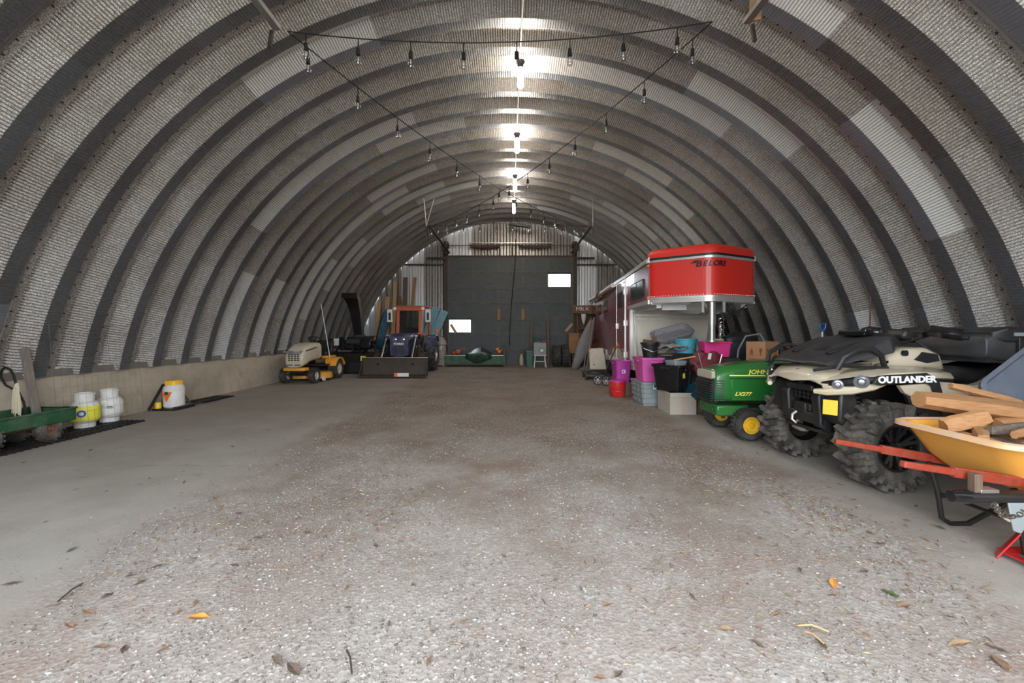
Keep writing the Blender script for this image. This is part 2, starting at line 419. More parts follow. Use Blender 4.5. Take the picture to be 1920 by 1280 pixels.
# ---- concrete stub walls and the steel base channel on top of them
for s, nm in ((-1, 'wall_left'), (1, 'wall_right')):
    MB().box((s*(6.05+.15), (Y0+Y1)/2+.05, WALLZ/2-.02), (.30, Y1-Y0+.3, WALLZ+.04)).build(nm, 'concrete', kind='structure', bevel=.01)
for k, s in enumerate((-1, 1)):
    t = MB()
    t.box((s*6.12, (Y0+Y1)/2, WALLZ+.006), (.20, Y1-Y0, .012)).box((s*6.025, (Y0+Y1)/2, WALLZ+.035), (.008, Y1-Y0, .09))
    t.build('trim_%d' % (k+1), 'steel', kind='structure')
    # foam closures at the foot of each corrugation
    c = MB()
    y = Y1-.6096
    while y > Y0-.1:
        for q in range(3):
            c.sphere((s*(6.10), y+.08+.07*q+random.uniform(-.02, .02), WALLZ+.06+random.uniform(0, .04)), (.03, .04, .025), 6, 4)
        y -= .6096
    c.build('trim_%d' % (k+3), 'cream', kind='structure')

# ---- arch of ribbed steel panels: one mesh per panel length, shared by copies
PROF = [(0, 0, 0), (.03, .004, 0), (.06, .014, .15), (.09, .034, 1), (.17, .108, 1), (.25, .174, 1), (.255, .174, .5), (.425, .174, .5), (.430, .172, .3),
        (.495, .105, .15), (.56, .030, 0), (.59, .004, 0), (.6096, 0, 0)]
PITCH = R(158)/9/52
def panel_mesh(name, ncr, bolts=False):
    me_v, me_f = [], []
    prev = None
    steps = []
    for i in range(ncr): steps += [(i, 0), (i+.60, 0), (i+.72, -.018), (i+.88, -.018)]
    steps.append((ncr, 0))
    for u, dd in steps:
        a = u*PITCH; row = []
        for y, D, w_ in PROF:
            r = RC+.174-D-dd*w_
            row.append(len(me_v)); me_v.append((-r*math.cos(a), y, r*math.sin(a)))
        if prev:
            for k in range(len(row)-1): me_f.append((prev[k], prev[k+1], row[k+1], row[k]))
        prev = row
    nf = len(me_f)
    # bolts along the seam
    for i in range(2, ncr, 5):
        a = (i+.3)*PITCH; r = RC+.174-.004
        c = Vector((-r*math.cos(a), .006, r*math.sin(a))); n_ = Vector((math.cos(a), 0, -math.sin(a))); t_ = Vector((math.sin(a), 0, math.cos(a)))
        b0 = len(me_v)
        for h, q in ((0, .011), (.014, .008)):
            for k in range(5): me_v.append(tuple(c+n_*h+(t_*math.cos(k*PI*.4)+Vector((0, 1, 0))*math.sin(k*PI*.4))*q))
        me_f.append(tuple(b0+5+k for k in range(5)))
        for k in range(5): me_f.append((b0+k, b0+(k+1) % 5, b0+5+(k+1) % 5, b0+5+k))
    me = bpy.data.meshes.new(name); me.from_pydata(me_v, [], me_f)
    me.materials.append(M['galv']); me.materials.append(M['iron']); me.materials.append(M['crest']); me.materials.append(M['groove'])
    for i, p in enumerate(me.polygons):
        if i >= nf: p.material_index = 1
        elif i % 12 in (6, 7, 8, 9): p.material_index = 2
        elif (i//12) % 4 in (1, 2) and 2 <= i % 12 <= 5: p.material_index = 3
    me.polygons.foreach_set('use_smooth', [True]*len(me.polygons)); me.set_sharp_from_angle(angle=R(24))
    return me
ceil = struct('ceiling', (0, 0, ZC))
A0 = R(11)
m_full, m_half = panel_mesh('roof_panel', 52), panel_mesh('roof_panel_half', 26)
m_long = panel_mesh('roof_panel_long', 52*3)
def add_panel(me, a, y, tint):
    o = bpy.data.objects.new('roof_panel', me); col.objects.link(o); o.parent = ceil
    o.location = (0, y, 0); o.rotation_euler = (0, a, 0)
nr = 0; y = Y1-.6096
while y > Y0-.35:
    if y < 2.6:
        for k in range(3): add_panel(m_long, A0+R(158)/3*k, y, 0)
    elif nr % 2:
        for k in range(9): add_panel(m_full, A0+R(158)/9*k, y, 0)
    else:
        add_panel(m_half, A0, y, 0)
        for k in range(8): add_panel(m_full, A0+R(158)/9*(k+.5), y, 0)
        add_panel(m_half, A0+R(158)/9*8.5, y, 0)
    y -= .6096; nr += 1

# ---- back wall: upright ribbed sheets, cut to the arch
DW, DH = 2.5, 4.25
back = struct('wall_back', (0, Y1, 0))
def end_sheet(x0, x1, zb):
    b = MB(); per = .2286; prof = []
    n = max(1, round((x1-x0)/per)); p = (x1-x0)/n
    for i in range(n):
        for u, d in ((0, 0), (.30, 0), (.46, .09), (.84, .09)): prof.append((x0+(i+u)*p, d))
    prof.append((x1, 0))
    lo, hi = [], []
    for x, d in prof:
        zt = arch_z(x, 6.2); lo.append(b.bm.verts.new((x, d, min(zb, zt-.01)))); hi.append(b.bm.verts.new((x, d, zt)))
    for i in range(len(prof)-1): b.bm.faces.new((lo[i], lo[i+1], hi[i+1], hi[i]))
    b.build('wall_panel', 'endwall', back, smooth=False)
for a, c_ in ((-6.15, -5.3), (-5.3, -4.386), (-4.386, -3.472), (-3.472, -2.56)):
    end_sheet(a, c_, 0); end_sheet(-c_, -a, 0)
for i in range(5): end_sheet(-2.56+1.024*i, -2.56+1.024*(i+1), DH+.02)
front = struct('wall_front', (0, Y0, 0))
for a, c_, zb in ((-6.15, -4.45, 0), (-4.45, -2.75, 0), (2.75, 4.45, 0), (4.45, 6.15, 0), (-2.75, 0, 4.35), (0, 2.75, 4.35)):
    back_, back = back, front; end_sheet(a, c_, zb); back = back_
# framing against the back wall
trim_n = [5]
def trim(mb, m='iron', **kw):
    mb.build('trim_%d' % trim_n[0], m, kind='structure', **kw); trim_n[0] += 1
for s in (-1, 1):
    trim(MB().box((s*2.58, Y1-.08, 2.45), (.17, .14, 4.9)), 'iron', bevel=.005)
    g = MB().box((s*(2.6+(arch_z(3.98, 6.1)-2.6+1.0)/2), Y1-.05, 3.98), (arch_z(3.98, 6.1)-1.6, .06, .06))
    trim(g, 'iron')
trim(MB().box((0, Y1-.07, DH+.05), (5.2, .12, .09)), 'iron', bevel=.005)

# ---- sectional door, seven rows, two window openings
door = struct('door_1', (0, Y1-.12, 0))
rowh = DH/7; colw = 2*DW/5
for r_ in range(7):
    z0 = r_*rowh; win = {5: 4, 2: 0}.get(r_)
    z0c = z0 - (.02 if r_ == 0 else 0)
    b = MB()
    for c_ in range(5):
        xa = -DW+c_*colw
        if c_ == win:
            wx0, wx1, wz0, wz1 = (xa+.05, xa+.93, z0+.05, z0+rowh-.01) if win == 0 else (xa+.0, xa+.90, z0+.04, z0+rowh-.02)
            b.box(((xa+wx0)/2, 0, z0+rowh/2), (wx0-xa+.001, .04, rowh)); b.box(((xa+colw+wx1)/2, 0, z0+rowh/2), (xa+colw-wx1, .04, rowh))
            b.box(((wx0+wx1)/2, 0, (z0+wz0)/2), (wx1-wx0, .04, wz0-z0)); b.box(((wx0+wx1)/2, 0, (z0+rowh+wz1)/2), (wx1-wx0, .04, z0+rowh-wz1))
            wins = (wx0, wx1, wz0, wz1)
        else:
            b.box((xa+colw/2, 0, (z0c+z0+rowh+.002)/2), (colw, .04, z0+rowh+.002-z0c))
    pn = b.build('door_panel', 'slate', door)
    st = MB()
    for c_ in range(6): st.box((-DW+.03+c_*(2*DW-.06)/5, -.032, (z0c+z0+rowh)/2), (.06, .024, rowh-.06))
    st.build('stile', 'slate_rail', pn)
    rl = MB().box((0, -.032, z0c+.03), (2*DW, .026, .045)).box((0, -.032, z0+rowh-.03), (2*DW, .026, .045))
    rl.build('rail', 'slate_rail', pn)
    if win is not None:
        wx0, wx1, wz0, wz1 = wins
        MB().box(((wx0+wx1)/2, .01, (wz0+wz1)/2), (wx1-wx0, .006, wz1-wz0)).build('pane', 'pane', pn)
        f = MB(); t_ = .025
        f.box(((wx0+wx1)/2, -.03, wz0), (wx1-wx0+t_, .03, t_)).box(((wx0+wx1)/2, -.03, wz1), (wx1-wx0+t_, .03, t_))
        f.box((wx0, -.03, (wz0+wz1)/2), (t_, .03, wz1-wz0)).box((wx1, -.03, (wz0+wz1)/2), (t_, .03, wz1-wz0))
        f.build('window_frame', 'slate_rail', pn)
for i, x in enumerate((-.46, .50)):
    MB().box((x, -.08, 1.98), (.12, .05, .46)).build('wood_block', 'ply', door, bevel=.004, label='upright raw wood block screwed to the slate door')
# door hardware above
hw = thing('door_spring_shaft', 'overhead shaft with two rusty torsion springs above the back door', 'door hardware', (0, Y1-.22, 4.72))
MB().cyl((-2.6, 0, 0), (2.6, 0, 0), .016, n=8).build('shaft', 'iron', hw)
for x0, x1 in ((-1.62, -.45), (.32, 1.62)):
    pts = []; n = 46
    for k in range(n*8+1):
        u = k/(n*8); pts.append((x0+(x1-x0)*u, .055*math.cos(2*PI*k/8), -.02-.05*math.sin(PI*u)+.055*math.sin(2*PI*k/8)))
    MB().tube(pts, .011, 4).build('spring', 'rust', hw)
MB().box((0, .06, .115), (3.3, .05, .035)).build('ledge_bar', 'steel', hw, label='pale dusty bar above the springs')
for x in (-2.5, 2.5):
    MB().lathe([(0, -.06), (.13, -.06), (.10, -.03), (.10, .03), (.13, .06), (0, .06)], (x, 0, 0), 'X', 16).build('cable_drum', 'iron', hw)
for x in (-.42, .07): MB().box((x, .06, -.18), (.05, .05, .42)).build('bracket', 'iron', hw)
rp = MB(); rp.tube([(.20, Y1-.3, 4.95), (.18, Y1-.3, 3.9), (.03, Y1-.32, 2.3), (-.03, Y1-.34, 1.2), (-.03, Y1-.34, .75)], .016, 6)
tag(rp.build('pull_rope', 'cable'), 'long dark pull rope hanging down the middle of the back door', 'rope')
for i, (x, z, a) in enumerate(((-2.27, 1.42, -32), (2.33, 1.46, 40))):
    o = MB().box((0, 0, 0), (.11, .04, .40), (0, R(a), 0)).build('wood_turn_block', 'pine', loc=(x, Y1-.20, z), bevel=.004)
    tag(o, ['pale wooden turn block tilted beside the lower left door window', 'pale wooden turn block tilted at the right edge of the back door'][i], 'wood block', 'door turn blocks')

# overhead tracks with hangers, back door and front door
def track(s, ya, yb, z, lab, hang):
    t = thing('door_track', lab, 'door track', (s*2.42, ya, z), 0)
    MB().beam((0, 0, 0), (s*-.06, yb-ya, .0), .07, .05).build('rail', 'steel' if hang == 'wood' or ya < 5 else 'iron', t)
    tp = arch_z(2.42, RC)-z+.1
    e = yb-ya
    if hang == 'vee':
        MB().tube([(-.05, e, 0), (s*.10, e-.1, tp-.1)], .018, 6).build('hanger', 'steel', t)
        MB().tube([(-.05, e, 0), (-s*.18, e+.1, tp+.05)], .018, 6).build('hanger', 'steel', t)
    elif hang == 'rod': MB().tube([(0, e, 0), (0, e, tp)], .012, 6).build('hanger', 'steel', t)
    elif hang == 'wood':
        MB().beam((0, e-.04, -.02), (-.05, e-.25, tp), .10, .05).build('hanger', 'pine', t, label='pale board hanger')
        MB().beam((.02, e-.25, .1), (-.45, e-.32, tp+.1), .10, .06).build('hanger', 'oldwood', t, label='brown board hanger')
    MB().beam((0, e, -.03), (0, e-.04, -.22), .03, .03).build('end_clip', 'iron', t)
    return t
track(-1, Y1-.3, 12.6, 4.40, 'left overhead door track hung from the arch by two splayed pale rods', 'vee')
track(1, Y1-.3, 12.6, 4.40, 'right overhead track of the back door hung by one thin rod', 'rod')
track(-1, Y0+.2, 4.36, 4.40, 'grey steel track end at the top left of the photo', 'none')
track(1, Y0+.2, 4.30, 4.42, 'grey track end with two board hangers at the top right', 'wood')
# curved lower tracks at the back door
for s in (-1, 1):
    t = thing('door_track_bracket', 'steel bracket and curved track at the %s corner of the back door' % ('left' if s < 0 else 'right'), 'bracket', (s*2.6, Y1-.2, 4.22))
    MB().beam((0, 0, 0), (s*.75, 0, 0), .09, .07).build('arm', 'iron', t)
    MB().tube([(0, 0, -.1), (0, -.05, .1), (0, -.12, .16), (0, -.25, .2)], .03, 6).build('curved_track', 'iron', t)
    MB().box((s*.05, -.03, .45), (.12, .08, .30)).build('plate', 'iron', t, bevel=.004)

# ---- corn-cob LED lamps along the ridge on one white cable
cb = MB(); cb.tube([(.21, 3.8, 5.60), (.17, 5.0, 5.61), (.15, 6.9, 5.62), (.14, 9.4, 5.62), (.13, 11.9, 5.62), (.12, 14.4, 5.62), (.12, 16.9, 5.60)], .012, 6)
tag(cb.build('ridge_cable', 'cablew'), 'thin pale cable running along the top of the arch between the lamps', 'cable')
for i, y in enumerate((6.84, 9.35, 11.85, 14.15)):
    z = 5.62
    t = thing('ceiling_lamp', ['nearest and largest glowing corn bulb lamp under the ridge', 'second nearest glowing corn bulb lamp under the ridge', 'third glowing corn bulb lamp from the front',
              'farthest and smallest glowing ridge lamp'][i], 'lamp', (.20-.006*y, y, z), 0, 'ridge lamps')
    MB().lathe([(0, 0), (.07, 0), (.075, -.02), (.05, -.05), (.045, -.11), (0, -.11)], n=16).build('socket', 'dkgrey', t)
    MB().lathe([(0, -.11), (.042, -.115), (.048, -.14), (.05, -.40), (.035, -.42), (0, -.425)], n=14).build('bulb', 'lamp', t)
    ld = bpy.data.lights.new('lamp_light', 'POINT'); ld.energy = (7.5, 8, 8, 3.5)[i]; ld.color = (1, .86, .70); ld.shadow_soft_size = .06
    lo = bpy.data.objects.new('lamp_light', ld); col.objects.link(lo); lo.location = (t.location[0], y, z-.50)

# ---- string lights: strand plus bulbs
def strand(p0, p1, sag, lab, nb, group, r=.0065):
    p0, p1 = Vector(p0), Vector(p1)
    f = lambda u: p0.lerp(p1, u)-Vector((0, 0, 4*sag*u*(1-u)))
    t = thing('string_light', lab, 'string light', tuple(p0), 0, group)
    n = 40; pts = [f(k/n)-p0 for k in range(n+1)]
    MB().tube(pts, r, 5).build('strand', 'cable', t)
    for k in range(nb):
        q = f((k+.35)/nb)-p0
        s = MB().tube([q, q-Vector((0, 0, .11))], .006, 5).lathe([(0, -.10), (.018, -.10), (.022, -.17), (0, -.17)], tuple(q), n=8).build('bulb_socket', 'cable', t)
        MB().lathe([(.014, -.17), (.026, -.20), (.033, -.235), (.024, -.265), (0, -.275)], tuple(q), n=10).build('bulb', 'bulbglass', s)
    return t
G = 'string lights under the arch'
FL, FR, BL, BR = (-2.27, 4.38, 4.38), (2.02, 4.30, 4.42), (-2.48, 12.55, 4.36), (2.27, 12.55, 4.36)
strand(FL, FR, .16, 'string of clear bulbs across the front, between the two near track ends', 8, G)
strand(FL, BR, .36, 'string of clear bulbs running diagonally from the near left track to the far right', 14, G)
strand(FR, BL, .36, 'string of clear bulbs running diagonally from the near right track to the far left', 14, G)
strand(BL, BR, -.10, 'string of clear bulbs across the far end by the back door tracks', 10, G, r=.007)
# dark fan shaped thing hung near the back peak
t = thing('hanging_duct', 'small dark object hanging under the arch above the back door', 'ceiling object', (.35, 16.2, 5.30))
MB().box((0, 0, 0), (.85, .16, .10), (0, R(8), 0)).build('body', 'dkgrey', t, bevel=.02)
MB().tube([(0, 0, .0), (0, 0, .4)], .01, 6).build('hanger', 'iron', t)
MB().tube([(.05, 0, -.05), (.04, -.1, -.55)], .008, 5).build('cord', 'cablew', t)
# ============================================================ shared builders
def tyre(mb, c, R_, w_, rim, axis='Y', lugs=0, lug_h=.03, lug_w=.5, n=28, chev=0):
    """tyre body with tread blocks"""
    h = w_/2
    prof = [(rim, -h*.78), (rim+.02, -h*.95), (rim+(R_-rim)*.55, -h), (R_-.035*R_/.3, -h*.92), (R_-.006, -h*.62), (R_, 0), (R_-.006, h*.62), (R_-.035*R_/.3, h*.92), (rim+(R_-rim)*.55, h), (rim+.02, h*.95), (rim, h*.78), (rim-.01, 0), (rim, -h*.78)]
    mb.lathe(prof, c, axis, n)
    for k in range(lugs):
        a = 2*PI*k/lugs
        for s in (-1, 1):
            aa = a + (PI/lugs if s > 0 else 0)
            u, v = math.cos(aa), math.sin(aa)
            r = R_+lug_h*.3
            if axis == 'Y':
                m = Matrix.Translation(c) @ Matrix.Rotation(-aa, 4, 'Y') @ Matrix.Translation((r, s*h*.45, 0)) @ Matrix.Rotation(s*chev, 4, 'X')
                mb.box((0, 0, 0), (lug_h*1.8, h*.95, 2*PI*R_/lugs*lug_w), taper=.85, mtx=m)
            else:
                m = Matrix.Translation(c) @ Matrix.Rotation(aa, 4, 'X') @ Matrix.Translation((s*h*.45, r, 0)) @ Matrix.Rotation(s*chev, 4, 'Y')
                mb.box((0, 0, 0), (h*.95, lug_h*1.8, 2*PI*R_/lugs*lug_w), mtx=m)
def wheel(parent, c, R_, w_, rimr, tm, rm, side, name='wheel', lugs=20, lug_h=.008, lug_w=.55, chev=0, style='dish'):
    b = MB(); tyre(b, (0, 0, 0), R_, w_, rimr, 'Y', lugs, lug_h, lug_w, chev=chev)
    wh = b.build(name, tm, parent, loc=c, ang=40)
    h = w_/2; s = side; r = MB()
    if style == 'dish':
        r.lathe([(rimr+.012, s*h*.80), (rimr-.012, s*h*.80), (rimr-.022, s*h*.45), (rimr*.62, s*h*.30), (rimr*.55, s*h*.52), (rimr*.30, s*h*.55), (rimr*.26, s*h*.80), (0, s*h*.82)], n=20, axis='Y')
        r.lathe([(rimr, -s*h*.8), (rimr-.02, -s*h*.5), (0, -s*h*.4)], n=16, axis='Y')
    else:
        r.lathe([(rimr+.012, s*h*.85), (rimr-.015, s*h*.85), (rimr-.03, s*h*.35), (0, s*h*.25)], n=24, axis='Y')
        for k in range(7):
            a = 2*PI*k/7
            r.beam((rimr*.18*math.cos(a), s*h*.55, rimr*.18*math.sin(a)), ((rimr-.012)*math.cos(a), s*h*.78, (rimr-.012)*math.sin(a)), .045, .035, up=(0, 1, 0), taper=.7)
            r.cyl((rimr*.8*math.cos(a+.45), s*h*.3, rimr*.8*math.sin(a+.45)), (rimr*.8*math.cos(a+.45), s*h*.6, rimr*.8*math.sin(a+.45)), .014, n=6)
        r.lathe([(0, s*h*.8), (rimr*.22, s*h*.75), (rimr*.26, s*h*.4)], n=14, axis='Y')
        r.lathe([(rimr, -s*h*.8), (rimr-.03, -s*h*.3), (0, -s*h*.2)], n=16, axis='Y')
    r.build('rim', rm, wh)
    return wh

# ============================================================ riding mower (both machines share the skeleton, not the looks)
def mower(loc, rz, k):
    jd = k == 'jd'
    t = thing('riding_mower', 'green riding mower with yellow wheels beside the four wheeler' if jd else 'yellow riding mower with cream hood by the left wall', 'mower', loc, rz)
    body, rim = ('jdgreen', 'jdyellow') if jd else ('yellow', 'cream')
    hood = 'jdgreen' if jd else 'cream'
    for s in (1, -1):
        wheel(t, (0, s*.37, .19), .187, .16, .10, 'rubber', rim, s, lugs=26, lug_h=.006)
        wheel(t, (-1.18, s*.40, .27), .265, .25, .15, 'rubber', rim, s, lugs=24, lug_h=.010)
    # chassis, axle and front frame
    MB().beam((.16, 0, .30), (-1.3, 0, .33), .34, .10).build('chassis', 'black_metal' if not jd else 'green', t, bevel=.01)
    ax = MB().cyl((0, -.33, .21), (0, .33, .21), .024, n=8)
    for s in (1, -1): ax.cyl((0, s*.27, .14), (0, s*.27, .32), .022, n=8)
    ax.build('front_axle', 'black_metal' if not jd else 'green', t)
    if jd:
        MB().prism([(.33, -.25), (.33, .25), (.05, .27), (-.1, .20), (-.1, -.20), (.05, -.27)], .27, .40).build('front_frame', 'jdgreen', t, bevel=.02)
        for s in (1, -1): MB().cyl((.335, s*.13, .335), (.345, s*.13, .335), .03, n=12).build('boss', 'green', t)
    else:
        MB().prism([(.34, -.17), (.30, -.27), (.12, -.30), (.05, -.25), (.05, .25), (.12, .30), (.30, .27), (.34, .17)], .33, .41).build('bumper', 'yellow', t, bevel=.02)
    # hood
    if jd: S = [(.36, .20, .43, .74, .10), (.32, .235, .43, .84, .12), (.20, .25, .43, .885, .12), (-.1, .26, .43, .925, .12), (-.4, .27, .42, .95, .11), (-.66, .28, .42, .955, .10)]
    else: S = [(.30, .19, .42, .70, .10), (.27, .225, .42, .80, .12), (.16, .25, .44, .90, .12), (-.06, .265, .52, .985, .12), (-.3, .275, .55, 1.02, .12), (-.58, .28, .56, 1.02, .12)]
    b = MB(); b.loft([[(x, y, z) for y, z in rrect(2*hw, zt-zb, r, 4, 0, (zb+zt)/2)] for x, hw, zb, zt, r in S])
    b.build('hood', hood, t, bevel=.006)
    if jd:
        g = MB(); g.prism(rrect(.46, .30, .05, 3, 0, .575), .345, .376, 'YZ'); gp = g.build('grille', 'black', t, bevel=.006)
        sl = MB()
        for q in range(9): sl.box((.384, 0, .455+q*.029), (.022, .43, .013))
        for s in (1, -1):
            for q in range(9): sl.box((.30, s*.246, .465+q*.030), (.12, .012, .011), (0, 0, s*R(-12)))
        sl.build('slat', 'dkgrey', gp)
        MB().prism(rrect(.43, .10, .03, 3, 0, .775), .33, .376, 'YZ').build('headlight_band', 'cardgrey', t, bevel=.006)
        for s in (1, -1):
            pn = MB().box((-.18, s*.268, .60), (.66, .012, .27), (0, 0, s*R(-2.2))).build('side_panel', 'jdgreen', t, bevel=.004)
            MB().box((-.18, s*.277, .775), (.72, .006, .014), (0, 0, s*R(-2.2))).build('yellow_stripe', 'yinktext', t)
            MB().box((-.18, s*.272, .735), (.70, .01, .008), (0, 0, s*R(-2.2))).build('groove', 'ink', t)
            xd = (-s, 0.04, 0)
            lettering('JOHN DEERE', .072, 'yinktext', t, (-.31, s*.283, .818), xd, bold=.002, sx=1.25, shear=.15)
            lettering('LX277', .062, 'yinktext', t, (.02, s*.272, .545), xd, bold=.002, sx=1.15, shear=.35)
        MB().lathe([(0, 0), (.02, .0), (.0, .01)], (.365, 0, .80), 'X', 10).build('badge', 'ink', t)
    else:
        g = MB()
        for r_ in range(4):
            for c_ in (-1.5, -.5, .5, 1.5): g.box((.298, c_*.075, .60+r_*.045), (.02, .05, .022))
        for c_ in (-1, 1): g.box((.31, c_*.10, .48), (.02, .14, .022))
        g.build('grille_slot', 'ink', t)
        MB().prism([(-.16, .755), (.16, .755), (.20, .83), (-.20, .83)], .25, .285, 'YZ').build('headlight', 'lens', t, bevel=.004)
        for s in (1, -1): MB().beam((.22, s*.262, .83), (-.3, s*.282, .90), .012, .02).build('hood_line', 'ink', t)
    # cowl, steering, seat, fenders
    MB().box((-.66, 0, .78), (.14, .46, .44), taper=.75).build('dashboard', 'black', t, bevel=.03)
    MB().cyl((-.68, 0, .95), (-.76, 0, 1.08), .025, n=8).build('steering_column', 'black', t)
    sw = MB(); n = 20; cc = Vector((-.78, 0, 1.10)); sw.tube([cc+Vector((.085*math.cos(a)*.9, .17*math.sin(a), .07*math.cos(a))) + Vector((.03*math.cos(a), 0, 0)) for a in [2*PI*i/n for i in range(n)]], .014, 7, closed=True)
    for a in (.5, 2.6, 4.7): sw.beam(cc, cc+Vector((.11*math.cos(a), .165*math.sin(a), .07*math.cos(a))), .03, .012)
    sw.build('steering_wheel', 'black', t)
    f = MB(); f.box((-.95, 0, .40), (.62, .74, .04)).build('footrest', 'black' if not jd else 'jdgreen', t, bevel=.01)
    for s in (1, -1):
        prof = [(.34*math.cos(a)-1.18, .27+.33*math.sin(a)) for a in [R(18+i*144/10) for i in range(11)]]
        inner = [(.30*math.cos(a)-1.18, .27+.29*math.sin(a)) for a in [R(18+i*144/10) for i in range(11)]][::-1]
        MB().prism(prof+inner, s*.27 if s > 0 else -.54, s*.54 if s > 0 else -.27, 'XZ').build('fender', body, t, bevel=.012)
        MB().prism([(-.62, .44), (-.60, .56), (-.86, .60), (-.98, .52), (-1.0, .42)], s*.38-.015, s*.38+.015, 'XZ').build('side_cover', body, t, bevel=.01)
    MB().box((-1.22, 0, .60), (.55, .56, .08)).build('fender_deck', body, t, bevel=.03)
    se = MB().box((-1.20, 0, .70), (.42, .44, .11)).box((-1.42, 0, .88), (.11, .43, .36), (0, R(-12), 0))
    se.build('seat', 'black', t, bevel=.035, segs=3)
    # deck
    d = MB(); d.lathe([(0, .24), (.30, .24), (.36, .21), (.38, .10), (.375, .08)], (-.60, .17, 0), n=24).lathe([(0, .24), (.30, .24), (.36, .21), (.38, .10), (.375, .08)], (-.60, -.17, 0), n=24)
    d.build('mower_deck', body if not jd else 'jdgreen', t)
    for s in (1, -1):
        MB().cyl((-.30, s*.46, .09), (-.30, s*.50, .09), .07, n=14).build('deck_wheel', 'white', t)
    return t
mower((-5.36, 10.95, 0), R(-92), 'cub')

# ============================================================ LEFT WALL FOREGROUND
# green garden cart
t = thing('garden_cart', 'small green steel garden cart on a black mat at the left edge', 'cart', (-5.66, 5.08, .02))
tr = MB(); a = [(-.30, -.85), (.22, -.85), (.26, .26), (-.30, .26)]
tr.prism(a, .21, .225)
for i in range(4):
    p, q = a[i], a[(i+1) % 4]; tr.beam((p[0], p[1], .285), (q[0], q[1], .285), .015, .14)
tr.build('tray', 'green', t, bevel=.004)
MB().tube([(x*1.03, y*1.02, .36) for x, y in a], .014, 6, closed=True).build('tray_lip', 'green', t)
for x, y in ((.21, 0), (-.17, 0), (.21, -.62), (-.17, -.62)):
    b = MB(); tyre(b, (0, 0, 0), .148, .075, .065, 'X', 18, .005, .5); wh = b.build('wheel', 'mud', t, loc=(x, y, .155))
    MB().lathe([(.07, .03), (.06, .03), (.045, .0), (.02, .01), (.018, .045), (0, .045)], axis='X', n=14).build('rim', 'rust', wh)
ax = MB().cyl((-.2, 0, .155), (.2, 0, .155), .012, n=6).cyl((-.2, -.62, .155), (.2, -.62, .155), .012, n=6)
ax.beam((0, .02, .17), (0, -.64, .17), .05, .04).beam((-.14, .0, .155), (-.1, -.05, .22), .03, .03).beam((.14, .0, .155), (.1, -.05, .22), .03, .03)
ax.build('undercarriage', 'rust', t)
o = MB().beam((0, 0, 0), (-.14, -.02, .86), .085, .035, up=(1, 0, 0)).build('weathered_board', 'greywood', loc=(-5.74, 5.22, .26), bevel=.003)
tag(o, 'weathered grey board standing in the green cart and leaning on the wall', 'board')
hk = MB(); hk.tube([(.02, 0, 0), (-.01, 0, .10), (-.05, 0, .17), (-.11, 0, .19), (-.15, 0, .15), (-.16, 0, .08), (-.10, 0, -.02), (.05, 0, -.10), (.10, .01, -.22), (.12, .02, -.38)], .012, 8)
hk = hk.build('hooked_handle', 'black_metal', loc=(-5.84, 5.06, .71)); tag(hk, 'black hooked handle rising beside the weathered board in the cart', 'handle')
rp = thing('twine_bundle', 'pale twine hanging in loops from the hooked handle', 'rope', (-5.76, 5.02, .64))
for q in range(6):
    x = (q-2.5)*.011; MB().tube([(x*.3, 0, .08), (x, -.01, .02), (x*1.5, -.012, -.13), (x*1.7, -.01, -.27-.02*(q % 3)), (x*1.2+.01, 0, -.20), (x, .0, -.05)], .006, 5).build('loop', 'rope', rp)
MB().tube([(.02*math.cos(a), .02*math.sin(a), .03) for a in [2*PI*i/10 for i in range(10)]], .008, 5, closed=True).build('knot', 'rope', rp)
# black grid mats
def gridmat(name, x0, x1, y0, y1, pitch, lab, rz=0):
    b = MB(); cx, cy = (x0+x1)/2, (y0+y1)/2
    x = x0
    while x <= x1+1e-4: b.box((x-cx, 0, .013), (.014, y1-y0, .022)); x += pitch
    y = y0
    while y <= y1+1e-4: b.box((0, y-cy, .012), (x1-x0, .012, .018)); y += pitch
    o = b.build(name, 'black', loc=(cx, cy, 0), rot=(0, 0, rz), smooth=False); tag(o, lab, 'mat'); return o
gridmat('rubber_grid_mat', -6.0, -5.36, 3.9, 6.32, .075, 'black rubber grid mat under the cart and the gas tanks')
gridmat('small_grid_mat', -5.98, -5.60, 7.95, 8.7, .05, 'smaller black grid mat lying past the yellow lidded bucket', R(-3))
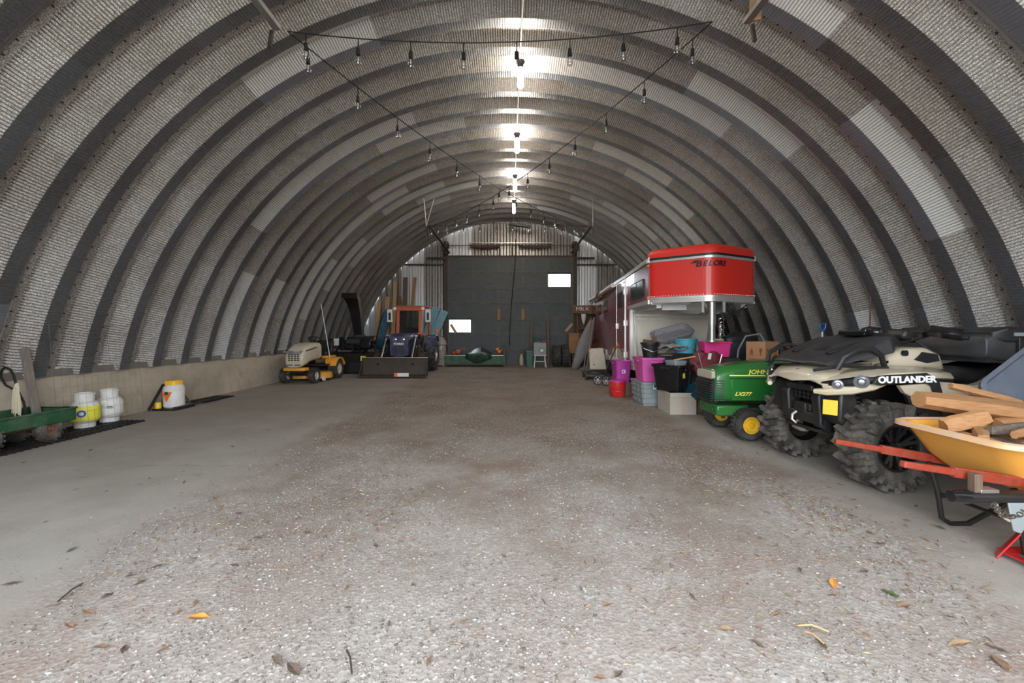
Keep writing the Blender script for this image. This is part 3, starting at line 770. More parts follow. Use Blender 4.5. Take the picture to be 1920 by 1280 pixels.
# propane tanks
def tank(loc, yel, lab, rz):
    t = thing('propane_tank', lab, 'gas tank', loc, rz, 'propane tanks')
    b = MB(); pr = [(0, .045), (.09, .047), (.13, .07), (.153, .11), (.155, .14), (.155, .27), (.150, .30), (.12, .345), (.06, .372), (0, .378)]
    b.lathe(pr, n=32).build('tank_body', 'white', t)
    MB().lathe([(.105, 0), (.11, .0), (.112, .06), (.107, .06), (.105, 0)], n=28).build('foot_ring', 'white', t)
    c = MB()
    for a0, a1 in ((R(20), R(150)), (R(200), R(340))): c.lathe([(.103, .345), (.106, .40), (.100, .46), (.094, .46), (.098, .40), (.095, .345)], n=12, a0=a0, a1=a1)
    c.lathe([(.108, .435), (.108, .465), (.092, .465), (.092, .435), (.108, .435)], n=28)
    c.build('collar', 'white', t)
    MB().cyl((0, 0, .37), (0, 0, .43), .022, n=10).cyl((0, -.05, .405), (0, .02, .405), .016, n=8).lathe([(0, .43), (.03, .43), (.03, .45), (0, .455)], n=10).build('valve', 'steel', t)
    if yel:
        lb = MB().lathe([(.1565, .095), (.1578, .11), (.1578, .285), (.1565, .295)], n=36, a0=R(-175), a1=R(40)).build('label_sleeve', 'ylabel', t, solid=.001)
        MB().lathe([(0, .0), (.046, .0), (.046, -.004), (0, -.004)], (-.02, -.1575, .20), 'Y', 24).build('round_badge', 'bluelabel', t)
        MB().lathe([(.050, .0), (.056, .0), (.056, -.005), (.050, -.005), (.050, 0)], (-.02, -.1565, .20), 'Y', 24).build('badge_ring', 'label', t)
        MB().lathe([(0, .0), (.024, .0), (.024, -.005), (0, -.005)], (-.02, -.1585, .20), 'Y', 16).build('badge_centre', 'label', t)
    else:
        MB().lathe([(.1565, .20), (.1565, .245)], n=8, a0=R(-100), a1=R(-70)).build('sticker', 'label', t, solid=.001)
        MB().lathe([(.1575, .222), (.1575, .236)], n=8, a0=R(-97), a1=R(-75)).build('blue_print', 'bluelabel', t, solid=.001)
        MB().lathe([(.1575, .208), (.1575, .216)], n=8, a0=R(-97), a1=R(-75)).build('red_print', 'redink', t, solid=.001)
    return t
tank((-5.80, 5.86, .022), True, 'white propane tank with a bright yellow label and round blue badge', R(40))
tank((-5.82, 6.24, .022), False, 'plain white scuffed propane tank behind the yellow labelled one', R(40))
# wire fence panel leaning on the wall
t = thing('wire_fence_panel', 'thin welded wire panel leaning on the left wall behind the gas tanks', 'wire panel', (-5.62, 5.35, .03))
b = MB(); H, W_ = 1.38, 1.25
for i in range(14): b.tube([(0, W_*i/13, 0), (-.13, W_*i/13, H)], .0013, 3)
for j in range(13): b.tube([(-.13*j/12, 0, H*j/12), (-.13*j/12, W_, H*j/12)], .0013, 3)
b.build('wire_grid', 'wire', t, smooth=False)
b = MB().tube([(0, 0, 0), (-.13, 0, H), (-.13, W_, H), (0, W_, 0)], .0025, 5, closed=True); b.build('border_wire', 'wire', t)
# white pail with yellow lid, bars and stand
t = thing('white_pail', 'white pail with yellow screw lid and orange diamond label', 'pail', (-5.76, 7.36, .03))
MB().lathe([(0, 0), (.135, 0), (.15, .02), (.155, .28), (.15, .34), (.125, .375), (.12, .385)], n=28).build('pail_body', 'white', t)
MB().lathe([(.157, .285), (.161, .29), (.161, .30), (.157, .305)], n=28).lathe([(.156, .31), (.160, .315), (.156, .32)], n=28).build('ridge', 'white', t)
b = MB().lathe([(0, .455), (.10, .455), (.112, .445), (.115, .385), (.120, .38), (.12, .37)], n=28)
for k in range(20): b.box((.115*math.cos(k*PI/10), .115*math.sin(k*PI/10), .415), (.012, .012, .06), (0, 0, k*PI/10))
b.build('screw_lid', 'ylabel' if False else 'jdyellow', t)
b = MB(); vs = []
for (u, z) in ((-.55, .27), (.35, .27), (-.1, .10)): vs.append((.159*math.sin(u+.75), -.159*math.cos(u+.75), z))
b._add([(-.085+.0, -.157, .27), (.075, -.150, .27), (-.005, -.158, .10), (-.085, -.151, .27), (.075, -.144, .27), (-.005, -.152, .10)], [(0, 2, 1), (3, 4, 5), (0, 1, 4, 3), (1, 2, 5, 4), (2, 0, 3, 5)])
b.build('orange_triangle', 'brightorange', t, smooth=False)
MB().prism(rrect(.05, .05, .012, 2, -.005, .25), -.166, -.155, 'XZ').build('green_diamond', 'dkgreen', t)
o = MB().lathe([(0, 0), (.045, 0), (.045, .09), (.04, .10), (0, .10)], n=16).build('yellow_jar', 'jdyellow', loc=(-5.86, 7.15, .04)); tag(o, 'small yellow jar standing in front of the white pail', 'jar')
t = thing('folding_steel_stand', 'black folding stand with slanted bars around the white pail', 'stand', (-5.76, 7.36, 0))
for p0, p1 in (((-.20, -.28, .02), (-.14, -.05, .42)), ((.08, .28, .03), (-.10, .16, .42)), ((-.19, -.02, .02), (-.16, .02, .42))):
    MB().beam(p0, p1, .035, .03).build('bar', 'black_metal', t, bevel=.003)
MB().box((0, .0, .014), (.40, .44, .026)).build('base_tray', 'black_metal', t, bevel=.008)
MB().tube([(.15, -.2, .04), (.21, .1, .05), (.16, .45, .05), (.20, .8, .04), (.12, 1.1, .04)], .018, 6).build('strap', 'black', t)
# thin pale stick by the snow blower
o = MB().tube([(0, 0, 0), (-.33, .02, 1.95)], [.014, .010], 7).build('pale_stick', 'label', loc=(-4.92, 11.9, .12)); tag(o, 'thin pale pole standing behind the yellow mower', 'pole')

# ============================================================ SNOW BLOWER
t = thing('snow_blower', 'black tractor snow blower with a tall discharge chute', 'snow blower', (-4.92, 13.6, 0))
b = MB()
pr = [(-.35, .05), (-.35, .35), (-.12, .62), (.22, .66), (.35, .45), (.35, .05), (.30, .05), (.30, .42), (.18, .60), (-.08, .57), (-.30, .33), (-.30, .05)]
b.prism([(y, z) for y, z in pr], -.72, .72, 'YZ'); b.build('auger_housing', 'black_metal', t)
for x in (-.72, .72): MB().prism([(-.42, .02), (-.40, .38), (-.12, .66), (.24, .68), (.36, .45), (.36, .02)], x-.012, x+.012, 'YZ').build('end_plate', 'black_metal', t)
au = MB().cyl((-.7, -.08, .30), (.7, -.08, .30), .035, n=10)
for s in (-1, 1):
    pts = [(s*(.08+.6*k/36), -.08+.19*math.cos(k*PI/6), .30+.19*math.sin(k*PI/6)) for k in range(37)]
    au.tube(pts, .018, 5)
au.build('auger', 'iron', t)
MB().cyl((0, .30, .40), (0, .62, .40), .34, n=24).build('fan_drum', 'black_metal', t)
MB().box((-.10, .35, .92), (.9, .5, .42)).box((.35, .2, .9), (.36, .5, .3)).build('gearbox_cover', 'gloss_black', t, bevel=.05)
MB().cyl((-.28, .12, .98), (.10, .12, .98), .11, n=18).build('cylinder_tank', 'dkgrey', t)
MB().lathe([(.20, .95), (.22, 1.0), (.22, 1.16), (.18, 1.2)], (0, .4, 0), n=20).build('chute_ring', 'iron', t)
c = MB(); secs = []
for z, hx, hy, ox, oy in ((1.18, .13, .13, 0, .40), (1.5, .14, .13, -.03, .38), (1.9, .16, .13, -.07, .33), (2.2, .19, .13, -.12, .26), (2.42, .22, .12, -.15, .14), (2.52, .23, .09, -.16, .02)):
    secs.append([(ox-hx, oy-hy, z-(.06 if z > 2.3 else 0)), (ox+hx, oy-hy, z-(.06 if z > 2.3 else 0)), (ox+hx, oy+hy, z), (ox-hx, oy+hy, z)])
c.loft(secs); c.build('discharge_chute', 'gloss_black', t, bevel=.012)
MB().box((-.16, -.05, 2.44), (.48, .03, .18), (R(-20), 0, 0)).build('deflector', 'black_metal', t, bevel=.005)
for p0, p1 in (((-.65, .1, .65), (-.5, .5, 1.1)), ((.65, .1, .65), (.4, .5, 1.1)), ((-.5, .5, 1.1), (.4, .5, 1.1)), ((-.9, .2, 1.05), (.6, .1, 1.15)), ((-1.0, .1, .8), (-.5, .1, 1.06))):
    MB().beam(p0, p1, .05, .05).build('frame_bar', 'black_metal', t, bevel=.004)
MB().beam((-.30, .0, 1.05), (-.22, .1, 1.42), .07, .02).build('guide_plate', 'steel', t)
MB().box((-.58, -.02, .98), (.16, .02, .22)).build('notice_plate', 'label', t)
MB().box((.40, -.40, .48), (.16, .02, .15)).build('sticker', 'ylabel', t)
for x in (-.45, -.15, .2, .5):
    MB().tube([(x, .2, 1.0), (x+.1, .0, .75), (x-.05, -.1, .6), (x+.15, .1, .5)], .014, 5).build('hose', 'cable', t)

# ============================================================ BLUE TRACTOR with loader and cab
t = thing('tractor', 'small blue tractor with an orange cab and front loader blade', 'tractor', (-3.30, 12.95, 0), R(-90))
for s in (1, -1):
    wheel(t, (0, s*.66, .34), .335, .22, .17, 'rubber', 'steel', s, lugs=16, lug_h=.014, chev=.5)
    wheel(t, (-1.55, s*.66, .55), .545, .32, .27, 'rubber', 'steel', s, lugs=18, lug_h=.028, lug_w=.35, chev=.6)
MB().cyl((0, -.6, .34), (0, .6, .34), .05, n=8).box((-.7, 0, .5), (1.9, .30, .26)).build('chassis', 'iron', t, bevel=.02)
b = MB(); b.loft([[(x, y, z) for y, z in rrect(2*hw, zt-.58, .07, 3, 0, (.58+zt)/2)] for x, hw, zt in ((.22, .275, 1.20), (.16, .285, 1.24), (-.5, .29, 1.27), (-1.0, .30, 1.28))])
b.build('hood', 'blue', t, bevel=.01)
g = MB().prism(rrect(.50, .60, .05, 3, 0, .88), .222, .240, 'YZ').build('grille', 'blue', t, bevel=.006)
m_ = MB()
for q in range(11): m_.box((.243, 0, .66+q*.022), (.01, .36, .010))
m_.build('grille_mesh', 'ink', g)
for s in (1, -1): MB().lathe([(.062, 0), (.066, .012), (.055, .018), (.0, .024)], (.238, s*.12, 1.07), 'X', 16).build('headlight', 'lens', t)
lettering('FORD', .085, 'winktext', t, (.248, 0, .94), (0, 1, 0), bold=.003, sx=1.35)
# cab
cab = MB()
for s in (1, -1):
    cab.beam((-1.95, s*.5, 1.0), (-1.92, s*.47, 2.10), .07, .07)
    cab.beam((-1.02, s*.50, 1.22), (-1.95, s*.50, 1.05), .06, .06).beam((-1.08, s*.47, 2.08), (-1.92, s*.47, 2.08), .07, .07)
    cab.beam((-1.02, s*.50, 1.2), (-1.0, s*.46, .75), .06, .06)
cab.beam((-1.02, -.5, 1.24), (-1.02, .5, 1.24), .06, .06).beam((-1.08, -.5, 2.04), (-1.08, .5, 2.04), .12, .14, up=(1, 0, 0)).beam((-1.92, -.5, 2.06), (-1.92, .5, 2.06), .08, .08)
for s in (1, -1): cab.beam((-1.03, s*.36, 1.20), (-1.07, s*.36, 2.05), .10, .07)
cab.build('cab_frame', 'orange', t, bevel=.012)
MB().box((-1.50, 0, 2.125), (.96, 1.04, .05)).build('cab_roof', 'orange', t, bevel=.02)
MB().box((-1.045, 0, 1.63), (.008, .62, .74), (0, R(-4), 0)).build('windscreen', 'cabglass', t)
MB().box((-1.03, 0, 1.63), (.012, .66, .025), (0, R(-4), 0)).build('wiper_rail', 'ink', t)
for s in (1, -1):
    MB().box((-1.04, s*.62, 1.82), (.06, .17, .42)).build('side_lamp_panel', 'label', t, bevel=.01)
    MB().box((-1.005, s*.62, 1.80), (.02, .07, .24)).build('lamp_slot', 'ink', t)
    MB().lathe([(.055, 0), (.06, .03), (.04, .045), (0, .05)], (-1.02, s*.46, 2.05), 'X', 16).build('work_lamp', 'label', t)
    MB().prism([(-1.05, .75), (-1.15, 1.10), (-1.35, 1.20), (-1.75, 1.20), (-2.0, 1.0), (-1.97, .96), (-1.74, 1.15), (-1.36, 1.15), (-1.19, 1.06), (-1.10, .75)], s*.68-.15, s*.68+.15, 'XZ').build('fender', 'blue', t, bevel=.01)
MB().box((-1.45, 0, .95), (.42, .48, .12)).box((-1.66, 0, 1.22), (.1, .46, .46)).build('seat', 'black', t, bevel=.04)
MB().tube([(-1.2+.05*math.cos(a), .19*math.sin(a), 1.25+.13*math.cos(a)) for a in [2*PI*i/16 for i in range(16)]], .014, 6, closed=True).build('steering_wheel', 'black', t)
bz = MB().lathe([(.05, 0), (.055, .02), (.055, .09), (.03, .12), (0, .125)], (-1.30, .86, 1.27), n=14); bz.build('beacon', 'brightorange', t)
# loader
for s in (1, -1):
    MB().beam((-.95, s*.50, 1.12), (-.1, s*.50, .98), .06, .12).beam((-.1, s*.50, .98), (.62, s*.50, .34), .06, .11).build('loader_arm', 'black_metal', t, bevel=.008)
    MB().beam((-.85, s*.48, .5), (-.80, s*.50, 1.15), .08, .10).build('loader_post', 'black_metal', t, bevel=.008)
    MB().cyl((-.7, s*.50, .70), (-.15, s*.50, .88), .035, n=10).cyl((-.15, s*.50, .88), (.15, s*.5, .86), .016, n=8).build('hydraulic_ram', 'steel', t)
    MB().cyl((.0, s*.44, 1.10), (.50, s*.44, .55), .028, n=10).build('tilt_ram', 'steel', t)
    MB().tube([(-.6, s*.40, .9), (-.2, s*.38, .75), (.1, s*.36, .95), (.3, s*.38, .65), (.1, s*.40, .55)], .014, 6).build('hose', 'cable', t)
pr = [(.62, .56), (.60, .40), (.60, .20), (.68, .06), (.95, .03), (.95, .045), (.70, .085), (.63, .21), (.63, .40), (.65, .555)]
b = MB(); b.prism(pr, -.93, .93, 'XZ'); bk = b.build('bucket', 'iron', t)
for s in (1, -1): MB().prism([(.60, .56), (.66, .56), (.95, .05), (.93, .02), (.68, .04), (.60, .2)], s*.93-.01, s*.93+.01, 'XZ').build('side_plate', 'iron', bk)
MB().box((.64, 0, .565), (.06, 1.88, .02)).build('top_lip', 'steel', bk)
MB().box((.945, .26, .10), (.012, .40, .10), (0, R(-10), 0)).build('sticker', 'label', bk)
MB().box((.952, .10, .10), (.012, .09, .10), (0, R(-10), 0)).build('orange_patch', 'brightorange', bk)

# ============================================================ BACK LEFT CORNER: lumber and panels
planks = [(712, 553, 700, 672, .14, 'pine', 'pale yellow plank nearest the left arch, leaning on the back wall'), (727, 556, 722, 672, .17, 'pine', 'wide pale plank second from the left in the lumber'),
          (741, 527, 735, 672, .14, 'pine', 'tallest pale plank in the lumber behind the tractor'), (749, 555, 748, 672, .12, 'oldwood', 'short dark brown board between the tall plank and the red brown one'),
          (760, 520, 756, 672, .18, 'oldwood', 'tall red brown board behind the tractor cab'), (778, 520, 762, 672, .12, 'ply', 'orange tinted plank leaning to the right behind the cab'),
          (754, 565, 750, 672, .10, 'pine', 'short light board standing between two dark ones')]
for i, (tx, ty, bx, by, wd, m_, lab) in enumerate(planks):
    yb, yt = 16.45+.05*i, 17.12-.03*(6-i); f = lambda px, py, y: Vector(((px-957)/806*y, y, 1.33-(py-620)/806*y))
    p1 = f(tx, ty, yt); p0 = f(bx, by, yb); p0.z = .02
    if p1.z > arch_z(p1.x, 5.95): p1.z = arch_z(p1.x, 5.95)
    o = MB().beam((0, 0, 0), p1-p0, wd, .04, up=(0, 1, 0)).build('lumber_plank', m_, loc=p0, bevel=.003)
    tag(o, lab, 'plank', 'lumber leaning on the back wall')
b = MB(); b.loft([[(x-.16*wf, 0, z), (x-.10*wf, -.06, z), (x+.10*wf, -.06, z), (x+.16*wf, 0, z)] for x, z, wf in ((-.26, 0, .9), (-.18, .5, 1.1), (-.05, 1.0, 1.15), (.08, 1.4, 1.0), (.14, 1.55, .6))], cap=False, closed=False)
o = b.build('blue_sled', 'slideblue', loc=(-4.72, 16.25, .62), solid=.02); tag(o, 'curved dark blue plastic sheet leaning beside the lumber', 'sheet')
o['label'] = 'curved dark blue plastic sheet leaning against the lumber'
for i, (dx, dz, a) in enumerate(((0, 0, 18), (.20, -.08, 24))):
    b = MB().box((0, 0, .75), (.30, .06, 1.5)).box((0, -.035, 1.1), (.22, .02, .10)).box((0, -.035, .8), (.22, .02, .10)).box((.06, -.035, 1.35), (.10, .02, .06))
    o = b.build('foam_panel', 'lblue', loc=(-3.35+dx, 16.6-.1*i, .83+dz), rot=(R(-6), R(a), 0), bevel=.015)
    tag(o, ['light blue foam panel nearest the cab, left of its pair', 'light blue foam panel right of its pair, by the door jamb'][i], 'foam panel', 'light blue foam panels')
    st = MB().box((0, 0, .42), (.34, .30, .84)).build('support_box', 'oldwood', loc=(-3.30+dx*1.5+.02*i, 16.75-.35*i, 0), bevel=.01); tag(st, ['dark wooden box under the left foam panel', 'dark wooden box under the right foam panel'][i], 'box')
t = thing('wrapped_drum', 'tall greyish drum wrapped in clear plastic beside the back door', 'drum', (-2.62, 16.2, 0))
MB().lathe([(0, .03), (.17, .03), (.19, .06), (.19, .85), (.17, .92), (.10, .95), (0, .95)], n=24).build('drum_body', 'plasticwrap', t)
for z in (.3, .6): MB().lathe([(.19, z-.015), (.20, z), (.19, z+.015)], n=24).build('hoop', 'steel', t)
b = MB(); secs = []
for k in range(5):
    z = .80+.07*k; secs.append([(r*math.cos(a), r*math.sin(a), z+.02*math.sin(5*a+k)) for a in [2*PI*i/20 for i in range(20)] for r in [(.22-.03*k)*(1+.12*math.sin(7*a+k))]])
b.loft(secs, cap=False); b.build('bag_top', 'plasticwrap', t, solid=.004)
for s in (-1, 1): MB().beam((s*.12, -.1, 0), (s*.10, -.08, .06), .03, .03).build('foot', 'label', t)

# ============================================================ green implement and door-side items
t = thing('green_wagon_box', 'long low green steel implement standing in front of the back door', 'implement', (-1.25, 16.35, 0))
MB().box((-.08, -.30, .24), (2.16, .03, .34)).build('front_panel', 'green', t, bevel=.008)
MB().box((-.08, .30, .24), (2.16, .03, .34)).build('back_panel', 'green', t, bevel=.008)
MB().box((-.08, 0, .09), (2.16, .60, .03)).build('floor_panel', 'green', t)
MB().box((-1.16, 0, .25), (.04, .66, .40)).build('end_plate', 'green', t, bevel=.008)
MB().prism([(-.34, .02), (-.34, .74), (-.24, .76), (.30, .70), (.34, .02)], .99, 1.05, 'YZ').build('end_plate', 'green', t, bevel=.008, label='taller right end plate')
MB().box((-.08, -.31, .415), (2.18, .05, .02)).build('top_lip', 'steel', t)
MB().box((-.08, -.33, .07), (2.10, .05, .05)).build('skid_bar', 'iron', t)
for x in (-1.15, 1.02): MB().beam((x, -.30, .12), (x, -.32, 0), .06, .05).build('foot', 'iron', t)
b = MB(); b.loft([[(x, -.36+.02*math.sin(x*9), z0_), (x, -.34, z1_), (x, -.05, z2_), (x, .22, z1_+.02)] for x, z0_, z1_, z2_ in ((-.52, .30, .45, .47), (-.35, .20, .47, .56), (-.15, .12, .52, .66), (.05, .13, .56, .72), (.22, .2, .5, .62), (.45, .30, .45, .50))], cap=False, closed=False)
o = b.build('green_tarp', 'greentarp', loc=(-1.15, 16.33, .0), solid=.008); tag(o, 'crumpled dark green tarp draped over the green implement', 'tarp')
for i, (x, z, m_, r_, lab) in enumerate(((-2.0, .52, 'orange', .11, 'orange brown bundle at the left end of the green implement'), (-.42, .53, 'brightorange', .09, 'round orange object in the green implement right of the tarp'), (-.50, .62, 'yellow', .07, 'small yellow object perched above the orange one in the implement'), (-2.16, .47, 'redplastic', .08, 'red object at the far left of the green implement'))):
    b = MB(); b.sphere((0, 0, 0), (r_, r_*.8, r_*.8), 12, 8).cyl((0, 0, 0), (r_*1.2, 0, r_*.9), r_*.3, n=8)
    o = b.build('round_bundle', m_, loc=(x, 16.42, z)); tag(o, lab, 'clutter', 'loose things in the implement')
for i, x in enumerate((-1.9, -1.5, -.9, -.45)):
    o = MB().box((0, 0, 0), (.45, .30, .30), (0, 0, .2*i)).build('scrap_box', 'oldwood', loc=(x, 16.36, .26), bevel=.01); tag(o, ['leftmost dark box inside the green implement', 'second dark box inside the green implement', 'dark box under the tarp in the green implement', 'dark box at the right end inside the green implement'][i], 'box', 'boxes in the implement')
# green bin
t = thing('green_trash_bin', 'tall dark green plastic bin right of the green implement', 'bin', (.71, 15.95, 0))
b = MB(); b.loft([[(x, y, z) for x, y in rrect(w_, w_*.85, .05, 3)] for z, w_ in ((.0, .28), (.58, .34))]); b.build('bin_body', 'dkgreen', t)
MB().prism(rrect(.38, .33, .05, 3), .56, .61).build('rim', 'dkgreen', t, bevel=.006)
for x in (-.07, .05): MB().box((x, -.158, .3), (.03, .012, .46)).build('rib', 'dkgreen', t)
o = MB().box((0, 0, 0), (.30, .22, .03)).box((.0, .05, .04), (.16, .1, .05)).build('dark_tool_tray', 'black', loc=(.80, 15.9, .64), bevel=.005); tag(o, 'flat dark tray lying across the green bin top', 'tray')
o = MB().lathe([(0, 0), (.07, 0), (.09, .12), (.07, .32), (.05, .36), (.05, .42)], n=14).build('tan_bag', 'card', loc=(.42, 16.4, .02)); tag(o, 'small tan bundle left of the green bin', 'bag')
# step stool and box with round light
t = thing('step_stool', 'small white step stool in front of the back door', 'stool', (1.08, 15.75, 0))
for x in (-.17, .17):
    MB().beam((x*1.25, -.16, 0), (x, -.08, .42), .025, .03).build('leg', 'label', t); MB().beam((x*1.25, .16, 0), (x, .08, .42), .025, .03).build('leg', 'label', t)
MB().box((0, 0, .43), (.46, .26, .03)).build('seat', 'label', t, bevel=.006); MB().box((0, -.14, .22), (.40, .12, .02)).build('step', 'label', t)
t = thing('grey_cabinet_box', 'square grey box with a round white lamp, on the step stool', 'box', (1.08, 15.8, .447))
MB().box((0, 0, .22), (.46, .22, .44)).build('case', 'greytote', t, bevel=.01)
MB().lathe([(.10, 0), (.105, .0), (.105, .02), (.07, .02), (.065, .005), (0, .005)][::-1], (.07, -.125, .16), 'Y', 20).build('ring', 'ink', t)
MB().lathe([(0, -.035), (.04, -.03), (.062, -.01), (.062, 0)], (.07, -.115, .16), 'Y', 18).build('round_lamp', 'label', t)
o = MB().tube([(-.12, 0, .02), (-.10, 0, .14), (0, 0, .19), (.10, 0, .14), (.12, 0, .02)], .02, 8).box((.0, .0, .02), (.3, .12, .04)).build('carry_handle_frame', 'dkgreen', loc=(1.0, 15.8, .89)); tag(o, 'dark curved handle object on top of the grey box', 'tool')
o = MB().box((0, 0, .05), (.20, .16, .10)).build('red_tin', 'rust', loc=(1.23, 15.82, .89), bevel=.01); tag(o, 'small red brown tin on the grey box', 'tin')
# upright boards and tyres
for i, (x, z) in enumerate(((1.02, 1.6), (1.42, 1.75))):
    o = MB().box((0, 0, z/2), (.10, .05, z)).build('upright_post', 'oldwood', loc=(x-.2+.25*i, 16.75, 0), bevel=.004); tag(o, ['left dark post standing behind the grey box', 'right dark post standing behind the grey box'][i], 'post')
def flat_tyre(nm, loc, R_, w_, rim, axis, lab, group):
    b = MB(); tyre(b, (0, 0, 0), R_, w_, rim, axis, 24, .006, .6, n=32)
    o = b.build(nm, 'rubber', loc=loc); tag(o, lab, 'tyre', group); return o
flat_tyre('tyre', (1.72, 16.1, .40), .39, .30, .22, 'X', 'left of two big black tyres standing edge-on by the back door', 'tyres by the back door')
flat_tyre('tyre', (2.04, 16.1, .41), .40, .27, .22, 'X', 'right of two big black tyres standing edge-on by the back door', 'tyres by the back door')
t = thing('black_speaker_box', 'black box with a round white centre right of the two tyres', 'box', (2.42, 15.9, 0))
MB().box((0, 0, .25), (.34, .3, .5)).build('case', 'black', t, bevel=.01)
MB().lathe([(0, -.16), (.04, -.16), (.04, -.15)], (0, .0, .27), 'Y', 14).build('hub', 'label', t); MB().lathe([(.12, -.152), (.13, -.158), (.14, -.152)], (0, 0, .27), 'Y', 20).build('ring', 'dkgrey', t)
t = thing('plywood_box', 'orange brown plywood box stood upright behind the black box', 'box', (2.42, 16.5, 0))
MB().box((0, 0, .62), (.40, .34, 1.24)).build('case', 'ply', t, bevel=.006)
for z in (.50, .95, 1.2): MB().box((0, -.18, z), (.40, .02, .05)).build('batten', 'ply', t)
t = thing('wooden_shelf', 'tall brown wooden shelf in the corner behind the trailer', 'shelf', (2.95, 16.75, 0))
for x in (-.36, .36): MB().box((x, 0, 1.0), (.04, .40, 2.0)).build('side_board', 'crate', t, bevel=.004)
for z in (.2, .6, 1.0, 1.4, 1.98): MB().box((0, 0, z), (.70, .40, .03)).build('shelf_board', 'crate', t)
MB().box((0, .19, 1.0), (.70, .02, 2.0)).build('back_board', 'oldwood', t)
for i, (x, z, m_, w_, h_) in enumerate(((-.18, .62, 'ply', .28, .3), (.16, .62, 'oldwood', .3, .25), (-.12, 1.02, 'oldwood', .36, .22), (.2, 1.42, 'iron', .2, .28), (-.15, .22, 'iron', .3, .3))):
    o = MB().box((0, 0, h_/2), (w_, .3, h_)).build('shelf_crate', m_, loc=(2.95+x, 16.70, z), bevel=.01)
    tag(o, ['light plywood crate on the middle shelf board', 'dark crate beside the plywood one on the shelf', 'dark crate on the third shelf board', 'dark tin on the upper shelf board', 'dark tin on the lowest shelf board'][i], 'crate', 'crates on the corner shelf')
t = thing('milk_sign', 'red brown wooden sign reading MILK on top of the corner shelf', 'sign', (2.78, 16.45, 2.0))
MB().box((0, 0, .15), (.80, .05, .30)).build('board', 'crate', t, bevel=.01)
lettering('MILK', .20, 'label', t, (-.02, -.03, .16), (1, 0, 0), sx=1.2)
o = MB().box((0, 0, 0), (.14, .05, .8)).build('short_plank', 'ply', loc=(3.30, 16.45, 2.05), bevel=.004); tag(o, 'short raw plank standing right of the wooden sign', 'plank')
o = MB().box((0, 0, .82), (.34, .3, 1.64)).build('crate_column', 'crate', loc=(3.62, 16.45, 0), bevel=.01); tag(o, 'narrow brown crate column under the short plank', 'crate')
o = MB().lathe([(0, .0), (.01, .0), (.06, .12), (.095, .28), (.10, .40), (.0, .40)], n=16).build('white_cone_lamp', 'label', loc=(2.80, 16.42, 1.57)); tag(o, 'white pointed cone hanging below the wooden sign', 'lamp shade')
# ============================================================ HORSE TRAILER (forward = +X local)
t = thing('horse_trailer', 'long red gooseneck horse trailer parked along the right wall', 'trailer', (3.195, 6.72, 0), R(-94.8))
def nose_path(off=0, r=.13, n=6, x_end=-.62):
    """footprint of the V nose from the right side to the left side, with round corners"""
    hw = .86+off; pts = []
    def arc(p_prev, p, p_next, rr):
        a = (Vector(p_prev)-Vector(p)).normalized(); b = (Vector(p_next)-Vector(p)).normalized()
        p = Vector(p); s = p+a*rr; e = p+b*rr
        return [tuple(((1-u)**2)*s+2*u*(1-u)*p+u*u*e) for u in [k/n for k in range(n+1)]]
    A, B, Cc, D, E = (x_end, -hw), (-.56+off*.5, -hw), (off, 0), (-.56+off*.5, hw), (x_end, hw)
    return [A] + arc(A, B, Cc, .10) + arc(B, Cc, D, r*1.3) + arc(Cc, D, E, .10) + [E]
def nose_band(name, z0, z1, off0, off1, m_, rings=None, cap=False, label=None, par=t):
    b = MB(); secs = []
    for z, off in (rings or ((z0, off0), (z1, off1))): secs.append([(x, y, z) for x, y in nose_path(off)])
    b.loft(secs, cap=cap, closed=cap); return b.build(name, m_, par, label=label)
nose_band('nose_panel', 1.90, 2.50, 0, 0, 'red', label='bright red pointed nose panel')
nose_band('lower_trim', 0, 0, 0, 0, 'alu', rings=((1.79, .010), (1.80, .018), (1.825, .018), (1.832, .010), (1.855, .010), (1.86, .018), (1.895, .018), (1.90, .005)))
nose_band('upper_trim', 0, 0, 0, 0, 'alu', rings=((2.485, .004), (2.49, .012), (2.525, .012), (2.53, .004)))
nose_band('black_seal', 2.528, 2.562, .017, .017, 'ink')
nose_band('nose_cap', 0, 0, 0, 0, 'red', rings=((2.555, .004), (2.56, .016), (2.63, .014), (2.68, -.01), (2.712, -.05), (2.722, -.12)), cap=True, label='red domed roof cap')
b = MB()
P_ = nose_path(.02); 
for i in range(len(P_)-1):
    p, q = Vector(P_[i]), Vector(P_[i+1]); d = (q-p).length; k = max(1, int(d/.045))
    for j in range(k):
        c = p.lerp(q, j/k); b.sphere((c.x, c.y, 1.912), .006, 5, 3)
rv = b.build('rivet', 'alu', t); rv['kind'] = 'stuff'
# lettering wrapped round the nose
def on_path(s_, off=.012):
    pts = [Vector((*p, 0)) for p in nose_path(off, n=12)]; mid = len(pts)//2
    acc = [0]; 
    for a, b_ in zip(pts, pts[1:]): acc.append(acc[-1]+(b_-a).length)
    tot = acc[-1]; s_ += tot/2
    for i in range(len(pts)-1):
        if acc[i] <= s_ <= acc[i+1]:
            u = (s_-acc[i])/(acc[i+1]-acc[i]); return pts[i].lerp(pts[i+1], u), (pts[i+1]-pts[i]).normalized()
s_ = -.27
for ch, wdt in (('B', .115), ('E', .082), ('L', .082), ('O', .09), ('R', .085), ('E', .08)):
    p, d = on_path(s_+wdt/2-.02)
    lettering(ch, .135 if ch == 'B' else .118, 'ink', t, (p.x, p.y, 2.395), tuple(d), shear=.25, bold=.003, sx=1.05 if ch != 'B' else 1.25)
    s_ += wdt
p, d = on_path(-.31)
o = MB().prism([(-.05, .0), (.03, .05), (.09, .045), (.05, .02), (.08, 0), (.02, .01)], 0, .004).build('logo_swoosh', 'ink', t)
